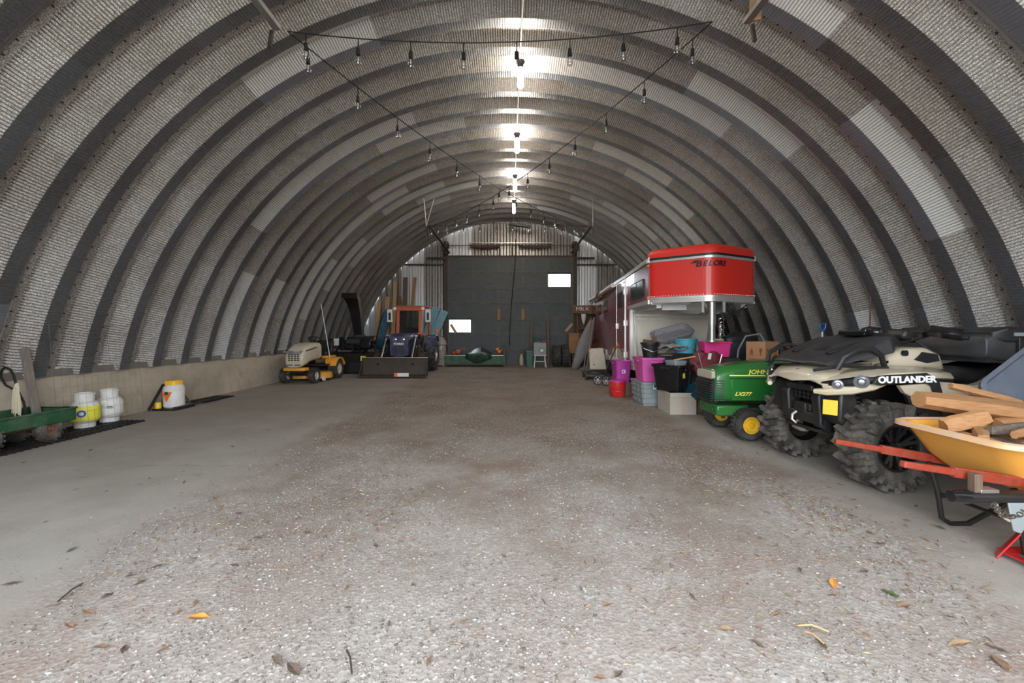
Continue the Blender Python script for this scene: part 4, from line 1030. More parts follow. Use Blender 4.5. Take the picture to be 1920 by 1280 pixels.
x = d; y = Vector((0, 0, 1)); z = x.cross(y); mt = Matrix((x, y, z)).transposed().to_4x4(); mt.translation = (p.x, p.y, 2.41); o.matrix_local = mt
# body boxes
HW = .86
def side_panel(x0, x1, z0, z1, s): return MB().box(((x0+x1)/2, s*HW, (z0+z1)/2), (abs(x1-x0), .03, z1-z0))
side_panel(-.60, -2.36, 1.84, 2.50, -1).build('gooseneck_side', 'sidered', t); side_panel(-.60, -2.36, 1.84, 2.50, 1).build('gooseneck_side', 'sidered', t)
side_panel(-2.36, -9.75, .62, 2.50, -1).build('body_side', 'sidered', t); side_panel(-2.36, -9.75, .62, 2.50, 1).build('body_side', 'sidered', t)
b = MB().prism([(-2.36, -.86), (-2.36, .86), (-9.75, .86), (-9.75, -.86)], .50, .56); b.build('floor_pan', 'alu', t)
MB().box((-9.75, 0, 1.5), (.03, 1.72, 1.95)).build('rear_wall', 'alu', t)
MB().box((-1.46, 0, 1.80), (1.85, 1.70, .04)).build('gooseneck_underside', 'alu', t)
b = MB(); b.loft([[(x, y, z) for y, z in ((-.89, 2.50), (-.88, 2.58), (-.74, 2.66), (0, 2.69), (.74, 2.66), (.88, 2.58), (.89, 2.50))] for x in (-.58, -9.77)]); b.build('roof', 'alu', t)
MB().box((-5.2, -.885, 2.52), (9.1, .02, .05)).build('roof_rail', 'steel', t)
MB().box((-5.2, -.885, .60), (6.9, .03, .10)).build('lower_rail', 'alu', t); MB().box((-1.46, -.885, 1.82), (1.85, .03, .07)).build('gooseneck_rail', 'alu', t)
# front wall of the lower body
fw = MB().box((-2.35, 0, 1.16), (.03, 1.70, 1.26)).build('front_wall', 'dustywhite', t, label='pale dusty front wall under the gooseneck')
for s in (1, -1):
    MB().box((-2.325, s*.83, 1.16), (.06, .06, 1.28)).build('corner_post', 'alu', fw); MB().beam((-2.32, s*.78, 1.72), (-2.32, s*.70, .8), .02, .03).build('brace', 'steel', fw)
MB().box((-2.31, 0, 1.66), (.04, 1.50, .03)).box((-2.31, 0, 1.58), (.04, 1.44, .02)).build('ledge', 'alu', fw)
for s in (1, -1):
    MB().prism([(-.05, 1.79), (-.05, 1.62), (-.22, 1.60), (-1.9, 1.72), (-1.9, 1.79)], s*.16-.02, s*.16+.02, 'XZ').build('neck_beam', 'steel', t)
    MB().beam((-.60, s*.70, 1.76), (-2.3, s*.78, 1.76), .08, .08).build('side_beam', 'alu', t)
MB().box((-.9, -.35, 1.74), (.22, .5, .09)).build('junction_box', 'label', t)
MB().beam((-.30, .0, 1.79), (-.24, .0, 1.62), .20, .20, up=(1, 0, 0), taper=.4).build('gusset', 'steel', t)
ck = MB().cyl((-.12, 0, 1.80), (-.12, 0, 1.42), .062, n=20).cyl((-.12, 0, 1.44), (-.12, 0, 1.17), .052, n=20).lathe([(.075, 1.155), (.075, 1.185), (.05, 1.19)], (-.12, 0, 0), n=20)
ck = ck.build('coupler_tube', 'chrome' if False else 'steel', t)
MB().box((-.10, .085, 1.19), (.05, .16, .03)).box((-.10, .12, 1.32), (.03, .03, .24)).build('latch', 'steel', ck, bevel=.004)
for z in (1.50, 1.44, 1.38, 1.32, 1.26): MB().tube([(-.04+.02*math.cos(a), .12+.012*math.sin(a)*(1 if int(z*100) % 12 else 0)+.03*math.sin(a), z+.03*math.cos(a)) for a in [2*PI*i/10 for i in range(10)]], .008, 5, closed=True).build('chain_link', 'chrome', ck)
MB().tube([(-.06, .10, 1.58+.04), (-.06, .155, 1.56), (-.06, .14, 1.52), (-.06, .08, 1.53)], .012, 6).build('hook', 'chrome', ck)
for q in range(5):
    MB().tube([(-.3, .2+.05*q, 1.78), (-.25, .32+.04*q, 1.62-.02*q), (-.3, .5, 1.66), (-.5, .7, 1.76)], .010, 5).build('cable', 'cable', t)
MB().tube([(-.35, .30+.13*math.cos(a), 1.42+.18*math.sin(a)) for a in [2*PI*i/18 for i in range(18)]], .012, 5, closed=True).build('cable_coil', 'cable', t)
MB().cyl((-2.2, -.5, .02), (-2.2, -.5, .62), .04, n=10).cyl((-2.2, -.5, 0), (-2.2, -.5, .03), .09, n=12).build('landing_leg', 'steel', t)
MB().cyl((-2.2, .5, .02), (-2.2, .5, .62), .04, n=10).cyl((-2.2, .5, 0), (-2.2, .5, .03), .09, n=12).build('landing_leg', 'steel', t)
# windows in the visible side: (distance from nose corner, width, z0, z1)
def side_window(xa, xb, z0, z1, split=False):
    y = -HW-.018
    w_ = MB().prism(rrect(xb-xa, z1-z0, .05, 4, -(xa+xb)/2-.56, (z0+z1)/2), y-.010, y+.004, 'XZ').build('window', 'ink', t)
    MB().prism(rrect(xb-xa-.05, z1-z0-.05, .04, 4, -(xa+xb)/2-.56, (z0+z1)/2), y-.015, y-.009, 'XZ').build('pane', 'dkglass', w_)
    if split: MB().box((-(xa+xb)/2-.56, y-.016, (z0+z1)/2), (.02, .006, z1-z0-.04)).build('mullion', 'ink', w_)
side_window(.38, 1.55, 1.95, 2.27, True)
side_window(2.55, 3.2, 1.88, 2.25); side_window(5.05, 5.80, 1.88, 2.22); side_window(6.5, 7.3, 1.86, 2.18); side_window(7.95, 8.8, 1.84, 2.16)
dr = MB().box((-.56-2.80, -HW-.017, 1.54), (1.10, .012, 1.84)).build('side_door', 'sidered', t, bevel=.004)
for xx in (-.56-2.23, -.56-3.37): MB().box((xx, -HW-.022, 1.54), (.035, .018, 1.9)).build('door_edge', 'alu', dr)
for z in (.8, 1.5, 2.2): MB().box((-.56-2.23, -HW-.04, z), (.08, .03, .12)).build('hinge', 'alu', dr)
MB().box((-.56-3.30, -HW-.04, 1.45), (.07, .03, .13)).build('handle', 'alu', dr)
for x_, z, m_ in ((-.56-.02, 2.44, 'brightorange'), (-.56-.02, 1.88, 'brightorange'), (-.56-1.72, 1.90, 'redplastic'), (-.56-3.5, 1.9, 'redplastic'), (-.56-2.3, 2.42, 'brightorange')):
    MB().sphere((x_, -HW-.02, z), .025, 8, 6).build('marker_light', m_, t)
# awning arms and roll under the roof edge
aw = MB().cyl((-4.0, -.97, 2.47), (-9.6, -.97, 2.47), .055, n=12).build('awning_roll', 'label', t)
for x_ in (-6.6, -6.9, -7.6, -8.4): MB().beam((x_, -.93, 2.40), (x_-.9, -.95, 2.34), .03, .03).build('awning_arm', 'steel', aw)
for k in range(6): MB().tube([(-6.3-.12*k, -1.03, 2.50), (-6.35-.12*k, -1.05, 2.42), (-6.3-.12*k, -.98, 2.36)], .014, 5).build('tie', 'crate', aw)
# wheels and fender
for x_ in (-6.2, -7.1):
    for s in (1, -1): wheel(t, (x_, s*.78, .36), .355, .2, .2, 'rubber', 'white', s, lugs=0)
for s in (1, -1): MB().prism([(-5.6, .5), (-5.75, .78), (-7.55, .78), (-7.7, .5), (-7.64, .5), (-7.5, .73), (-5.8, .73), (-5.66, .5)], s*.78-.13, s*.78+.13, 'XZ').build('fender', 'alu', t)

# ============================================================ BINS under the gooseneck
def tote(name, lab, m_, loc, rz, w_, d_, h_, taper=.82, lid=None, ribs=0, label=None, group='storage totes', lm='label', open_=True, handles=True, cat='storage tote'):
    t = thing(name, lab, cat, loc, rz, group)
    a = rrect(w_*taper, d_*taper, .03, 3); b_ = rrect(w_, d_, .04, 3)
    bm = MB(); secs = [[(x, y, 0) for x, y in a], [(x, y, h_*.9) for x, y in [(p[0]+(q[0]-p[0])*.9, p[1]+(q[1]-p[1])*.9) for p, q in zip(a, b_)]]]
    rim_o = rrect(w_*1.05, d_*1.07, .045, 3); rim_o2 = rrect(w_*1.06, d_*1.08, .045, 3)
    secs += [[(x, y, h_*.9) for x, y in rim_o], [(x, y, h_) for x, y in rim_o2]]
    if open_:
        ins = rrect(w_*.97, d_*.97, .035, 3); ins2 = rrect(w_*taper*.95, d_*taper*.95, .03, 3)
        secs += [[(x, y, h_) for x, y in ins], [(x, y, .02) for x, y in ins2]]
    bm.loft(secs); bm.build('tub', m_, t, ang=30)
    if ribs:
        r = MB()
        for k in range(ribs):
            x = -w_*.36+w_*.72*k/(ribs-1) if ribs > 1 else 0
            r.beam((x*taper, -d_*taper/2-.004, .03), (x, -d_*.985/2-.004, h_*.86), .025, .012, up=(0, 1, 0))
        r.build('rib', m_, t)
    if handles:
        for s in (1, -1): MB().box((s*w_*.53, 0, h_*.86), (.03, d_*.35, .03)).build('handle', m_, t, bevel=.006)
        MB().box((0, -d_*.54, h_*.82), (w_*.38, .015, h_*.10)).build('handle', m_, t, bevel=.006)
    if lid:
        MB().prism(rrect(w_*1.08, d_*1.1, .05, 3), h_-.005, h_+.025).build('lid', lid, t, bevel=.008)
    if label:
        lx, lz, lw, lh = label
        k = lz/h_; yy = -(d_*taper/2*(1-k)+d_/2*k)-.004
        MB().box((lx, yy, lz), (lw, .006, lh), (R(-4), 0, 0)).build('label_sticker', lm, t)
        if lm == 'label': MB().box((lx-lw*.1, yy-.004, lz), (lw*.5, .004, lh*.5), (R(-4), 0, 0)).build('printed_figure', 'bluelabel', t)
    return t
tg = tote('grey_tote', 'grey moulded tote on the floor, under the pink one', 'greytote', (2.50, 7.86, 0), R(2), .40, .66, .43, .80, label=(.03, .36, .075, .11), handles=False, open_=False)
r = MB()
for z, (xa, xb) in ((.05, (-.17, .17)), (.14, (-.17, -.03)), (.23, (-.175, -.03)), (.32, (-.18, -.03)), (.14, (.07, .17)), (.23, (.07, .175)), (.32, (.07, .18))):
    k = z/.43; yy = -(.66*.8/2*(1-k)+.66/2*k); r.box(((xa+xb)/2, yy-.006, z+.035), (xb-xa, .02, .07), (R(-8), 0, 0))
r.build('raised_block', 'greytote', tg, bevel=.004)
r = MB()
for z in (.05, .14, .23, .32):
    for ya in (-.2, 0.0, .2): k = z/.43; r.box((-(.4*.8/2*(1-k)+.4/2*k)-.004, ya, z+.035), (.02, .17, .07))
r.build('raised_block', 'greytote', tg, bevel=.004)
tote('pink_tote', 'bright pink tote stacked on the grey one', 'pink', (2.50, 7.80, .435), R(2), .40, .52, .42, .80, label=(.08, .24, .09, .06), ribs=0)
pb = tote('magenta_tote', 'purple magenta tote left of the bright pink one', 'magenta', (2.30, 8.95, .28), R(2), .32, .42, .44, .82, label=(.0, .22, .07, .07), open_=False)
o = MB().box((0, 0, .14), (.36, .44, .28)).build('dark_floor_crate', 'oldwood', loc=(2.30, 8.95, 0), bevel=.008); tag(o, 'dark low crate under the magenta tote', 'crate')
t = thing('red_bucket', 'round red bucket with pink lid on the floor in front', 'bucket', (2.17, 8.72, 0))
b = MB(); b.lathe([(0, 0), (.135, 0), (.15, .02), (.165, .28), (.172, .285), (.172, .31), (.16, .315)], n=28).build('pail', 'redplastic', t)
MB().lathe([(.165, .31), (.155, .335), (.06, .345), (0, .345)], n=28).build('lid', 'magenta', t)
MB().lathe([(.155, .10), (.160, .11), (.158, .12)], n=28).build('ridge', 'redplastic', t)
t = thing('black_bucket', 'black bucket with scrap on the pink tote', 'bucket', (2.50, 7.70, .86))
MB().lathe([(0, 0), (.115, 0), (.155, .22), (.165, .225), (.168, .26), (.155, .262), (.150, .23), (.11, .03), (0, .03)], n=26).build('pail', 'black', t)
MB().tube([(-.165, 0, .24), (-.15, -.12, .16), (0, -.19, .10), (.15, -.12, .16), (.165, 0, .24)], .005, 5).build('bail', 'steel', t)
b = MB(); b.box((-.02, .0, .24), (.18, .14, .12), (.2, .1, .4)).box((.07, .02, .26), (.05, .05, .22), (.3, .2, .1)).cyl((.02, .03, .2), (.10, .06, .46), .012, n=6)
o = b.build('scrap_wood', 'oldwood', loc=(2.50, 7.70, .86), bevel=.004); tag(o, 'dark scrap pieces sticking out of the black bucket', 'scrap')
# cardboard box and black tote
t = thing('cardboard_box', 'open grey beige cardboard box on the floor beneath the black tote', 'box', (2.74, 7.10, 0), 0)
b = MB(); W2, D2, H2 = .41, .56, .345
b.box((0, -D2/2, H2/2), (W2, .008, H2)).box((0, D2/2, H2/2), (W2, .008, H2)).box((-W2/2, 0, H2/2), (.008, D2, H2)).box((W2/2, 0, H2/2), (.008, D2, H2)).box((0, 0, .004), (W2, D2, .008))
b.build('box_body', 'cardgrey', t)
MB().box((0, -D2/2-.012, H2-.035), (W2+.01, .006, .075), (R(-7), 0, 0)).build('flap', 'cardgrey', t)
MB().box((0, -D2/2-.006, H2/2), (.05, .002, H2-.02)).build('tape_strip', 'card', t)
MB().box((0, .0, .30), (.38, .50, .02)).build('inner_board', 'card', t)
bt = tote('black_tote', 'large open black tote with a yellow sticker, tilted on the cardboard box', 'gloss_black', (2.68, 7.10, .352), R(38), .44, .50, .43, .80, label=(-.06, .26, .055, .085), lm='ylabel', ribs=3)
o = tote('grey_inner_bin', 'small grey bin standing inside the black tote', 'greytote', (2.74, 7.12, .50), R(20), .24, .26, .34, .9, group=None, handles=False)
o = MB().beam((0, 0, 0), (.34, -.02, .06), .03, .02).build('wood_strip', 'pine', loc=(2.66, 7.0, .855)); tag(o, 'short pale slat lying across the black tote', 'slat')
MB().prism(rrect(.20, .42, .04, 3), 0, .015).build('lid', 'gloss_black', bt, loc=(.33, .0, .50), rot=(0, R(-62), 0), label='black lid hanging open at the right')
t = thing('navy_crate', 'dark navy slatted crate tilted between the black tote and the mower', 'crate', (3.02, 6.95, .28), R(10))
for k in range(6): MB().box((-.14+.05*k, 0, .10), (.018, .30, .18), (0, R(30), 0)).build('slat', 'teal', t)
for q in (-.15, .15): MB().box((0, q, .10), (.36, .015, .14), (0, R(-25), 0)).build('side_rail', 'teal', t)
MB().box((0, 0, .01), (.34, .3, .02)).build('base', 'teal', t)
o = MB().box((0, 0, .13), (.22, .22, .26)).build('prop_block', 'oldwood', loc=(3.06, 7.1, 0), bevel=.01); tag(o, 'dark block under the navy crate', 'block')
tote('teal_tote', 'dark teal tote on the floor just left of the green mower', 'teal', (3.26, 6.85, 0), R(-4), .30, .42, .37, .9, label=(-.08, .22, .02, .03), group='storage totes', open_=False)
o = MB().box((0, 0, .012), (.30, .30, .03)).build('orange_binder', 'yellow', loc=(3.24, 6.84, .385), bevel=.004); tag(o, 'flat orange item lying on the teal tote', 'binder')
# folded maroon camp chair
t = thing('folded_camp_chair', 'folded dark red camp chair leaning behind the black tote', 'camp chair', (3.22, 7.05, .42), 0)
b = MB(); secs = []
for k in range(9):
    z = .56-.56*k/8; hw = [.16, .22, .26, .25, .20, .16, .12, .10, .09][k]
    secs.append([(hw*math.cos(a)*(1+.10*math.sin(6*a+k*.7)), .10*math.sin(a)*(1+.35*math.sin(5*a+k)), z+.03*math.sin(4*a+k)) for a in [2*PI*i/24 for i in range(24)]])
b.loft(secs); b.build('fabric', 'maroon', t, ang=80)
for p0, p1 in (((-.18, -.1, .55), (.06, -.12, -.40)), ((.20, -.1, .53), (-.05, -.12, -.40)), ((-.05, -.14, .2), (.02, -.13, -.41)), ((.30, -.05, .36), (.05, -.12, .15)), ((-.24, -.05, .40), (-.02, -.12, .1))):
    MB().cyl(p0, p1, .010, n=6).build('pole', 'steel', t)
b = MB().loft([[(-.02, -.115, .16), (-.012, -.115, .55), (0, -.11, .55)], [(.02, -.12, .16), (.03, -.13, .35), (.04, -.12, .55)]], cap=False, closed=False)
MB().box((-.01, -.125, .50), (.05, .006, .10), (0, R(10), 0)).build('tag', 'label', t)
# wire dog crate carrying the upper bins
t = thing('wire_crate', 'grey wire crate carrying the tub and sheets under the gooseneck', 'wire crate', (3.24, 7.98, 0), R(-4))
b = MB()
for i in range(19): x = -.50+1.0*i/18; b.cyl((x, -.26, 0), (x, -.26, .90), .0035, n=4)
for i in range(9): y = -.26+.52*i/8; b.cyl((-.5, y, 0), (-.5, y, .9), .0035, n=4); b.cyl((.5, y, 0), (.5, y, .9), .0035, n=4)
for j in range(6):
    z = .02+.172*j; b.tube([(-.5, -.26, z), (.5, -.26, z), (.5, .26, z), (-.5, .26, z)], .005, 4, closed=True)
b.build('wire_sides', 'steel', t, smooth=False)
MB().box((0, 0, .892), (1.02, .54, .016)).build('top_board', 'greywood', t); MB().box((0, 0, .01), (1.0, .52, .02)).build('tray', 'dkgrey', t)
MB().box((0, .22, .45), (.98, .02, .84)).build('back_cover', 'greyfab', t)
t = thing('cyan_tub', 'cyan blue tub behind the hot pink bin', 'tub', (3.20, 7.86, .902))
MB().lathe([(0, 0), (.17, 0), (.20, .26), (.21, .265), (.205, .285), (.185, .28), (.16, .02), (0, .02)], n=28).build('tub', 'cyan', t)
tote('hot_pink_bin', 'hot pink bin holding an orange lid, beneath the trailer coupler', 'hotpink', (3.42, 7.22, .90), R(-4), .46, .34, .25, .84, handles=False)
o = MB().lathe([(0, .03), (.10, .025), (.14, 0), (.15, -.02)], n=24).build('orange_dish', 'brightorange', loc=(3.46, 7.24, 1.155)); tag(o, 'orange round dish lying in the hot pink bin', 'dish')
o = MB().box((0, 0, .44), (.50, .38, .88)).box((0, -.2, .7), (.46, .03, .02)).build('dark_cabinet', 'dkgrey', loc=(3.55, 7.28, 0), bevel=.01); tag(o, 'dark low cabinet under the hot pink bin', 'cabinet')
# crumpled grey sheets / plastic sled pile
def crumple(name, m_, loc, w_, d_, h_, seed, lab, cat, rz=0, edge=0):
    b = MB(); n = 16; r2 = random.Random(seed); V = [[b.bm.verts.new(((i/n-.5)*w_, (j/n-.5)*d_, h_*(.5+.5*mn.noise(Vector((i*.33+seed, j*.33, seed*3.1))))*(1-.6*abs(2*i/n-1)**3)+.02*mn.noise(Vector((i*1.1, j*1.1, seed))))) for j in range(n+1)] for i in range(n+1)]
    for i in range(n):
        for j in range(n): b.bm.faces.new((V[i][j], V[i+1][j], V[i+1][j+1], V[i][j+1]))
    o = b.build(name, m_, loc=loc, rot=(0, 0, rz), solid=.006, ang=60); tag(o, lab, cat); return o
crumple('grey_sheet_pile', 'greyfab', (2.92, 7.90, .91), .78, .50, .22, 3, 'crumpled grey sheeting heaped behind the black bucket', 'sheeting')
crumple('clear_plastic_sheet', 'plasticwrap', (2.88, 7.72, 1.0), .55, .28, .12, 8, 'shiny clear plastic crumpled over the grey sheeting', 'sheeting')
b = MB(); b.loft([[(x, y, 0) for x, y in rrect(.70, .34, .10, 4)], [(x, y, .10) for x, y in rrect(.78, .42, .13, 4)], [(x, y, .105) for x, y in rrect(.74, .38, .11, 4)], [(x, y, .015) for x, y in rrect(.66, .30, .09, 4)]])
o = b.build('grey_sled', 'greyfab', loc=(3.02, 8.05, 1.22), rot=(R(28), R(-14), .1)); tag(o, 'grey sled shaped tray tilted on top of the sheeting', 'sled')
# garbage bin, cardboard box with arrows
t = thing('dark_wheelie_bin', 'tall dark bin with a curved edge beside the trailer coupler', 'bin', (4.10, 7.9, 0))
b = MB(); b.loft([[(x, y, z) for x, y in rrect(w_, w_*.9, .12, 4)] for z, w_ in ((.0, .46), (1.15, .60))]); b.build('bin_body', 'dkgrey', t)
b = MB(); b.loft([[(x, y, z) for x, y in rrect(w_, w_*.95, .15, 4)] for z, w_ in ((1.14, .64), (1.2, .64), (1.27, .56), (1.31, .40))]); b.build('bin_lid', 'black', t)
o = MB().tube([(-.05, 0, 0), (-.10, -.02, .3), (-.06, -.03, .6), (.06, -.03, .82), (.30, -.02, .86), (.42, 0, .7), (.40, 0, .4)], .014, 6).build('grey_hoop', 'greytote', loc=(3.92, 7.3, .42)); tag(o, 'thin grey hoop in front of the tall dark bin', 'hoop')
o = MB().box((0, 0, .39), (.72, .60, .78)).box((0, -.31, .2), (.72, .02, .06)).box((0, -.31, .6), (.72, .02, .06)).build('work_crate', 'oldwood', loc=(4.02, 6.92, 0), bevel=.01); tag(o, 'dark wooden crate hidden behind the green mower, carrying the printed box', 'crate')
t = thing('printed_cardboard_box', 'brown cardboard box printed with red arrows behind the green mower', 'box', (4.02, 6.86, .78), R(32))
MB().box((0, 0, .19), (.40, .30, .38)).build('box_body', 'card2', t, bevel=.004)
MB().box((0, 0, .382), (.42, .06, .003)).build('tape_strip', 'card', t)
def print_marks(face, items):
    for u, z, kind in items:
        b = MB()
        if kind == 'arrow': polys = [[(-.018, 0), (-.018, .07), (.018, .07), (.018, 0)], [(-.04, .065), (0, .12), (.04, .065)]]
        elif kind == 'glass': polys = [[(-.03, .12), (-.025, .06), (-.008, .04), (-.008, .015), (-.03, 0), (.03, 0), (.008, .015), (.008, .04), (.025, .06), (.03, .12)]]
        elif kind == 'line': polys = [[(-.07, 0), (-.07, .012), (.07, .012), (.07, 0)]]
        elif kind == 'frame': polys = [[(-.05, 0), (-.05, .006), (.05, .006), (.05, 0)], [(-.05, .134), (-.05, .14), (.05, .14), (.05, .134)], [(-.05, 0), (-.05, .14), (-.044, .14), (-.044, 0)], [(.044, 0), (.044, .14), (.05, .14), (.05, 0)]]
        elif kind == 'drop': polys = [[(-.03, .05), (0, .12), (.03, .05), (.02, .02), (-.02, .02)], [(-.04, 0), (-.04, .01), (.04, .01), (.04, 0)]]
        for p in polys:
            p2 = [(u+a*.8, z+c*.9) for a, c in p]
            if face == 'front': b.prism(p2, -.1525, -.1505, 'XZ')
            else: b.prism(p2, -.2025, -.2005, 'YZ')
        b.build('printed_symbol', 'redink', t)
print_marks('front', [(-.13, .17, 'arrow'), (-.07, .17, 'arrow'), (-.10, .15, 'line'), (.10, .17, 'glass'), (.10, .16, 'frame'), (-.10, .07, 'line'), (.10, .07, 'line'), (.0, .045, 'line')])
print_marks('side', [(-.08, .17, 'glass'), (.06, .17, 'drop'), (-.05, .1, 'line'), (.05, .1, 'line'), (.0, .07, 'line')])
o = MB().box((0, 0, 0), (.16, .05, .05), (0, .2, .1)).build('red_tool', 'redplastic', loc=(4.62, 7.1, 1.05), bevel=.01)
tag(o, 'small red item behind the printed cardboard box', 'tool')
o2 = MB().box((0, 0, .51), (.5, .4, 1.02)).build('tall_dark_box', 'dkgrey', loc=(4.62, 7.15, 0), bevel=.01); tag(o2, 'dark tall box holding the small red item', 'box')
# shovels and stick at the right wall
for i, (x, y, z, tx) in enumerate(((5.02, 6.9, 1.32, .02), (4.95, 6.84, 1.08, -.02))):
    t = thing('snow_shovel', ['snow shovel with the higher blue grip, by the right wall', 'snow shovel with the lower blue grip, by the right wall'][i], 'shovel', (x, y, 0), 0, 'snow shovels')
    MB().cyl((0, 0, .35), (tx, .05, z), .014, n=8).build('shaft', 'label', t)
    MB().tube([(tx, .05, z), (tx-.04, .05, z+.05), (tx-.045, .05, z+.12), (tx+.055, .05, z+.13), (tx+.05, .05, z+.05), (tx, .05, z)], .016, 6).build('grip', 'bluep', t)
    b = MB().loft([[(-.2, -.02, .0), (0, .03, .0), (.2, -.02, .0)], [(-.2, 0, .36), (0, .05, .38), (.2, 0, .36)]], cap=False, closed=False); b.build('blade', 'bluep', t, solid=.008)
o = MB().tube([(0, 0, 0), (.11, .10, 1.84)], .010, 6).build('red_rod', 'rust', loc=(5.25, 6.3, 0)); tag(o, 'thin red brown rod leaning on the right arch', 'rod')

# ============================================================ items along the trailer side
b = MB(); b.loft([[(x-.5*w_, y, z), (x-.2*w_, y-.05, z+.02), (x+.2*w_, y-.02, z), (x+.5*w_, y+.04, z)] for x, y, z, w_ in ((2.22, 14.6, .03, .25), (2.36, 14.6, .35, .35), (2.52, 14.6, .7, .50), (2.62, 14.6, 1.05, .46), (2.74, 14.6, 1.4, .34), (2.82, 14.6, 1.68, .18))], cap=False, closed=False)
o = b.build('leaning_tarp', 'greyfab', solid=.03, loc=(0, .2, 0)); tag(o, 'folded grey tarp leaning on the rear of the trailer side', 'tarp')
for i, (x0, x1, y_) in enumerate(((2.26, 2.68, 12.95), (2.31, 2.73, 13.05), (2.22, 2.64, 13.15))):
    o = MB().tube([(0, 0, 0), (x1-x0, .9, 1.75)], .016, 6).build('leaning_pole', 'greywood', loc=(x0, y_, .0)); tag(o, ['nearest thin pole leaning on the trailer side', 'middle thin pole leaning on the trailer side', 'rear thin pole leaning on the trailer side'][i], 'pole', 'poles leaning on the trailer')
t = thing('beige_panel', 'beige appliance panel standing against the trailer side', 'panel', (2.50, 12.35, .22), R(-5))
MB().prism([(-.22, 0), (-.24, .60), (.16, .62), (.26, 0)], -.06, .06, 'XZ').build('shell', 'cream', t, bevel=.02); MB().cyl((-.1, -.061, .14), (-.1, -.07, .14), .02, n=8).build('knob', 'dkgrey', t)
MB().sphere((-.22, -.07, .60), .03, 8, 6).build('clip', 'brightorange', t)
t = thing('low_black_trolley', 'low black folded trolley below the beige panel', 'trolley', (2.38, 11.95, 0), R(-5))
MB().box((0, .1, .16), (.7, .9, .05)).build('deck', 'black_metal', t, bevel=.01)
for x in (-.3, .3):
    for y in (-.3, .45): MB().lathe([(0, -.03), (.08, -.03), (.09, 0), (.08, .03), (0, .03)], (x, y, .09), 'X', 14).build('wheel', 'rubber', t)
MB().tube([(-.3, -.3, .18), (-.1, -.4, .26), (.15, -.35, .20), (.3, -.3, .25)], .02, 6).build('frame_tube', 'black_metal', t)
t = thing('golf_trolley', 'thin two wheeled pull trolley with a slanted black handle', 'trolley', (2.22, 10.45, 0))
for x in (-.07, .10):
    b = MB(); tyre(b, (0, 0, 0), .12, .035, .095, 'Y', 0, n=22); wh = b.build('wheel', 'rubber', t, loc=(x, -.05 if x > 0 else .12, .12))
    b = MB().lathe([(.022, -.02), (.022, .02), (0, .02)], n=10, axis='Y').lathe([(.095, -.01), (.088, -.01), (.088, .01), (.095, .01)], n=22, axis='Y')
    for k in range(6): b.beam((0, 0, 0), (.09*math.cos(k*PI/3), 0, .09*math.sin(k*PI/3)), .01, .01)
    b.build('spokes', 'label', wh)
MB().tube([(.03, .0, .14), (.16, .02, .5), (.36, .03, .93)], .014, 6).build('handle_shaft', 'cable', t)
MB().tube([(.36, .03, .93), (.42, .04, 1.03), (.45, .05, 1.05)], .02, 6).build('grip', 'brightorange', t)
o = MB().lathe([(0, 0), (.10, 0), (.15, .06), (.13, .18), (.07, .26), (0, .28)], n=12).build('brown_sack', 'card2', loc=(2.46, 9.55, 0)); tag(o, 'small brown sack on the floor behind the red bucket', 'sack')
o = MB().lathe([(0, 0), (.12, 0), (.16, .05), (.12, .12), (0, .14)], n=12).build('pale_sack', 'card', loc=(2.44, 10.0, 0)); tag(o, 'pale sack lying behind the brown one', 'sack')

# ============================================================ GREEN MOWER
mower((2.90, 5.60, 0), R(180), 'jd')
# ============================================================ FOUR WHEELER (forward = +X local, world heading -X)
t = thing('four_wheeler', 'tan and black four wheeler with big muddy tyres', 'atv', (3.90, 4.18, 0), R(180+3))
def mudwheel(c, s, steer=0):
    b = MB(); Rr, w_ = .335, .27
    h = w_/2; rim = .19
    b.lathe([(rim, -h*.8), (rim+.02, -h), (Rr*.8, -h*1.08), (Rr-.01, -h*.85), (Rr, 0), (Rr-.01, h*.85), (Rr*.8, h*1.08), (rim+.02, h), (rim, h*.8), (rim-.01, 0), (rim, -h*.8)], n=36, axis='Y')
    for k in range(18):
        for q in (-1, 1):
            a = 2*PI*(k+(.5 if q > 0 else 0))/18
            m = Matrix.Rotation(-a, 4, 'Y') @ Matrix.Translation((Rr+.008, q*h*.52, 0)) @ Matrix.Rotation(q*.35, 4, 'X')
            b.box((0, 0, 0), (.062, h*1.15, .044), taper=.8, mtx=m)
            m = Matrix.Rotation(-a, 4, 'Y') @ Matrix.Translation((Rr-.035, q*h*1.0, 0)) @ Matrix.Rotation(q*.35, 4, 'X')
            b.box((0, 0, 0), (.075, .05, .048), taper=.8, mtx=m)
    wh = b.build('wheel', 'mud', t, loc=c, rot=(0, 0, steer), ang=30, bevel=.006, segs=1)
    r = MB(); s_ = s
    r.lathe([(rim+.012, s_*h*.88), (rim-.012, s_*h*.88), (rim-.03, s_*h*.3), (0, s_*h*.2)], n=28, axis='Y')
    for k in range(7):
        a = 2*PI*k/7
        for da in (-.16, .16): r.beam((.04*math.cos(a), s_*h*.55, .04*math.sin(a)), ((rim-.012)*math.cos(a+da), s_*h*.82, (rim-.012)*math.sin(a+da)), .030, .03, up=(0, 1, 0))
        r.cyl((.145*math.cos(a+.45), s_*h*.3, .145*math.sin(a+.45)), (.145*math.cos(a+.45), s_*h*.72, .145*math.sin(a+.45)), .012, n=6)
    r.lathe([(0, s_*h*.82), (.045, s_*h*.78), (.055, s_*h*.4)], n=14, axis='Y').lathe([(rim, -s_*h*.8), (rim-.03, -s_*h*.3), (0, -s_*h*.2)], n=20, axis='Y')
    r.build('rim', 'gloss_black', wh)
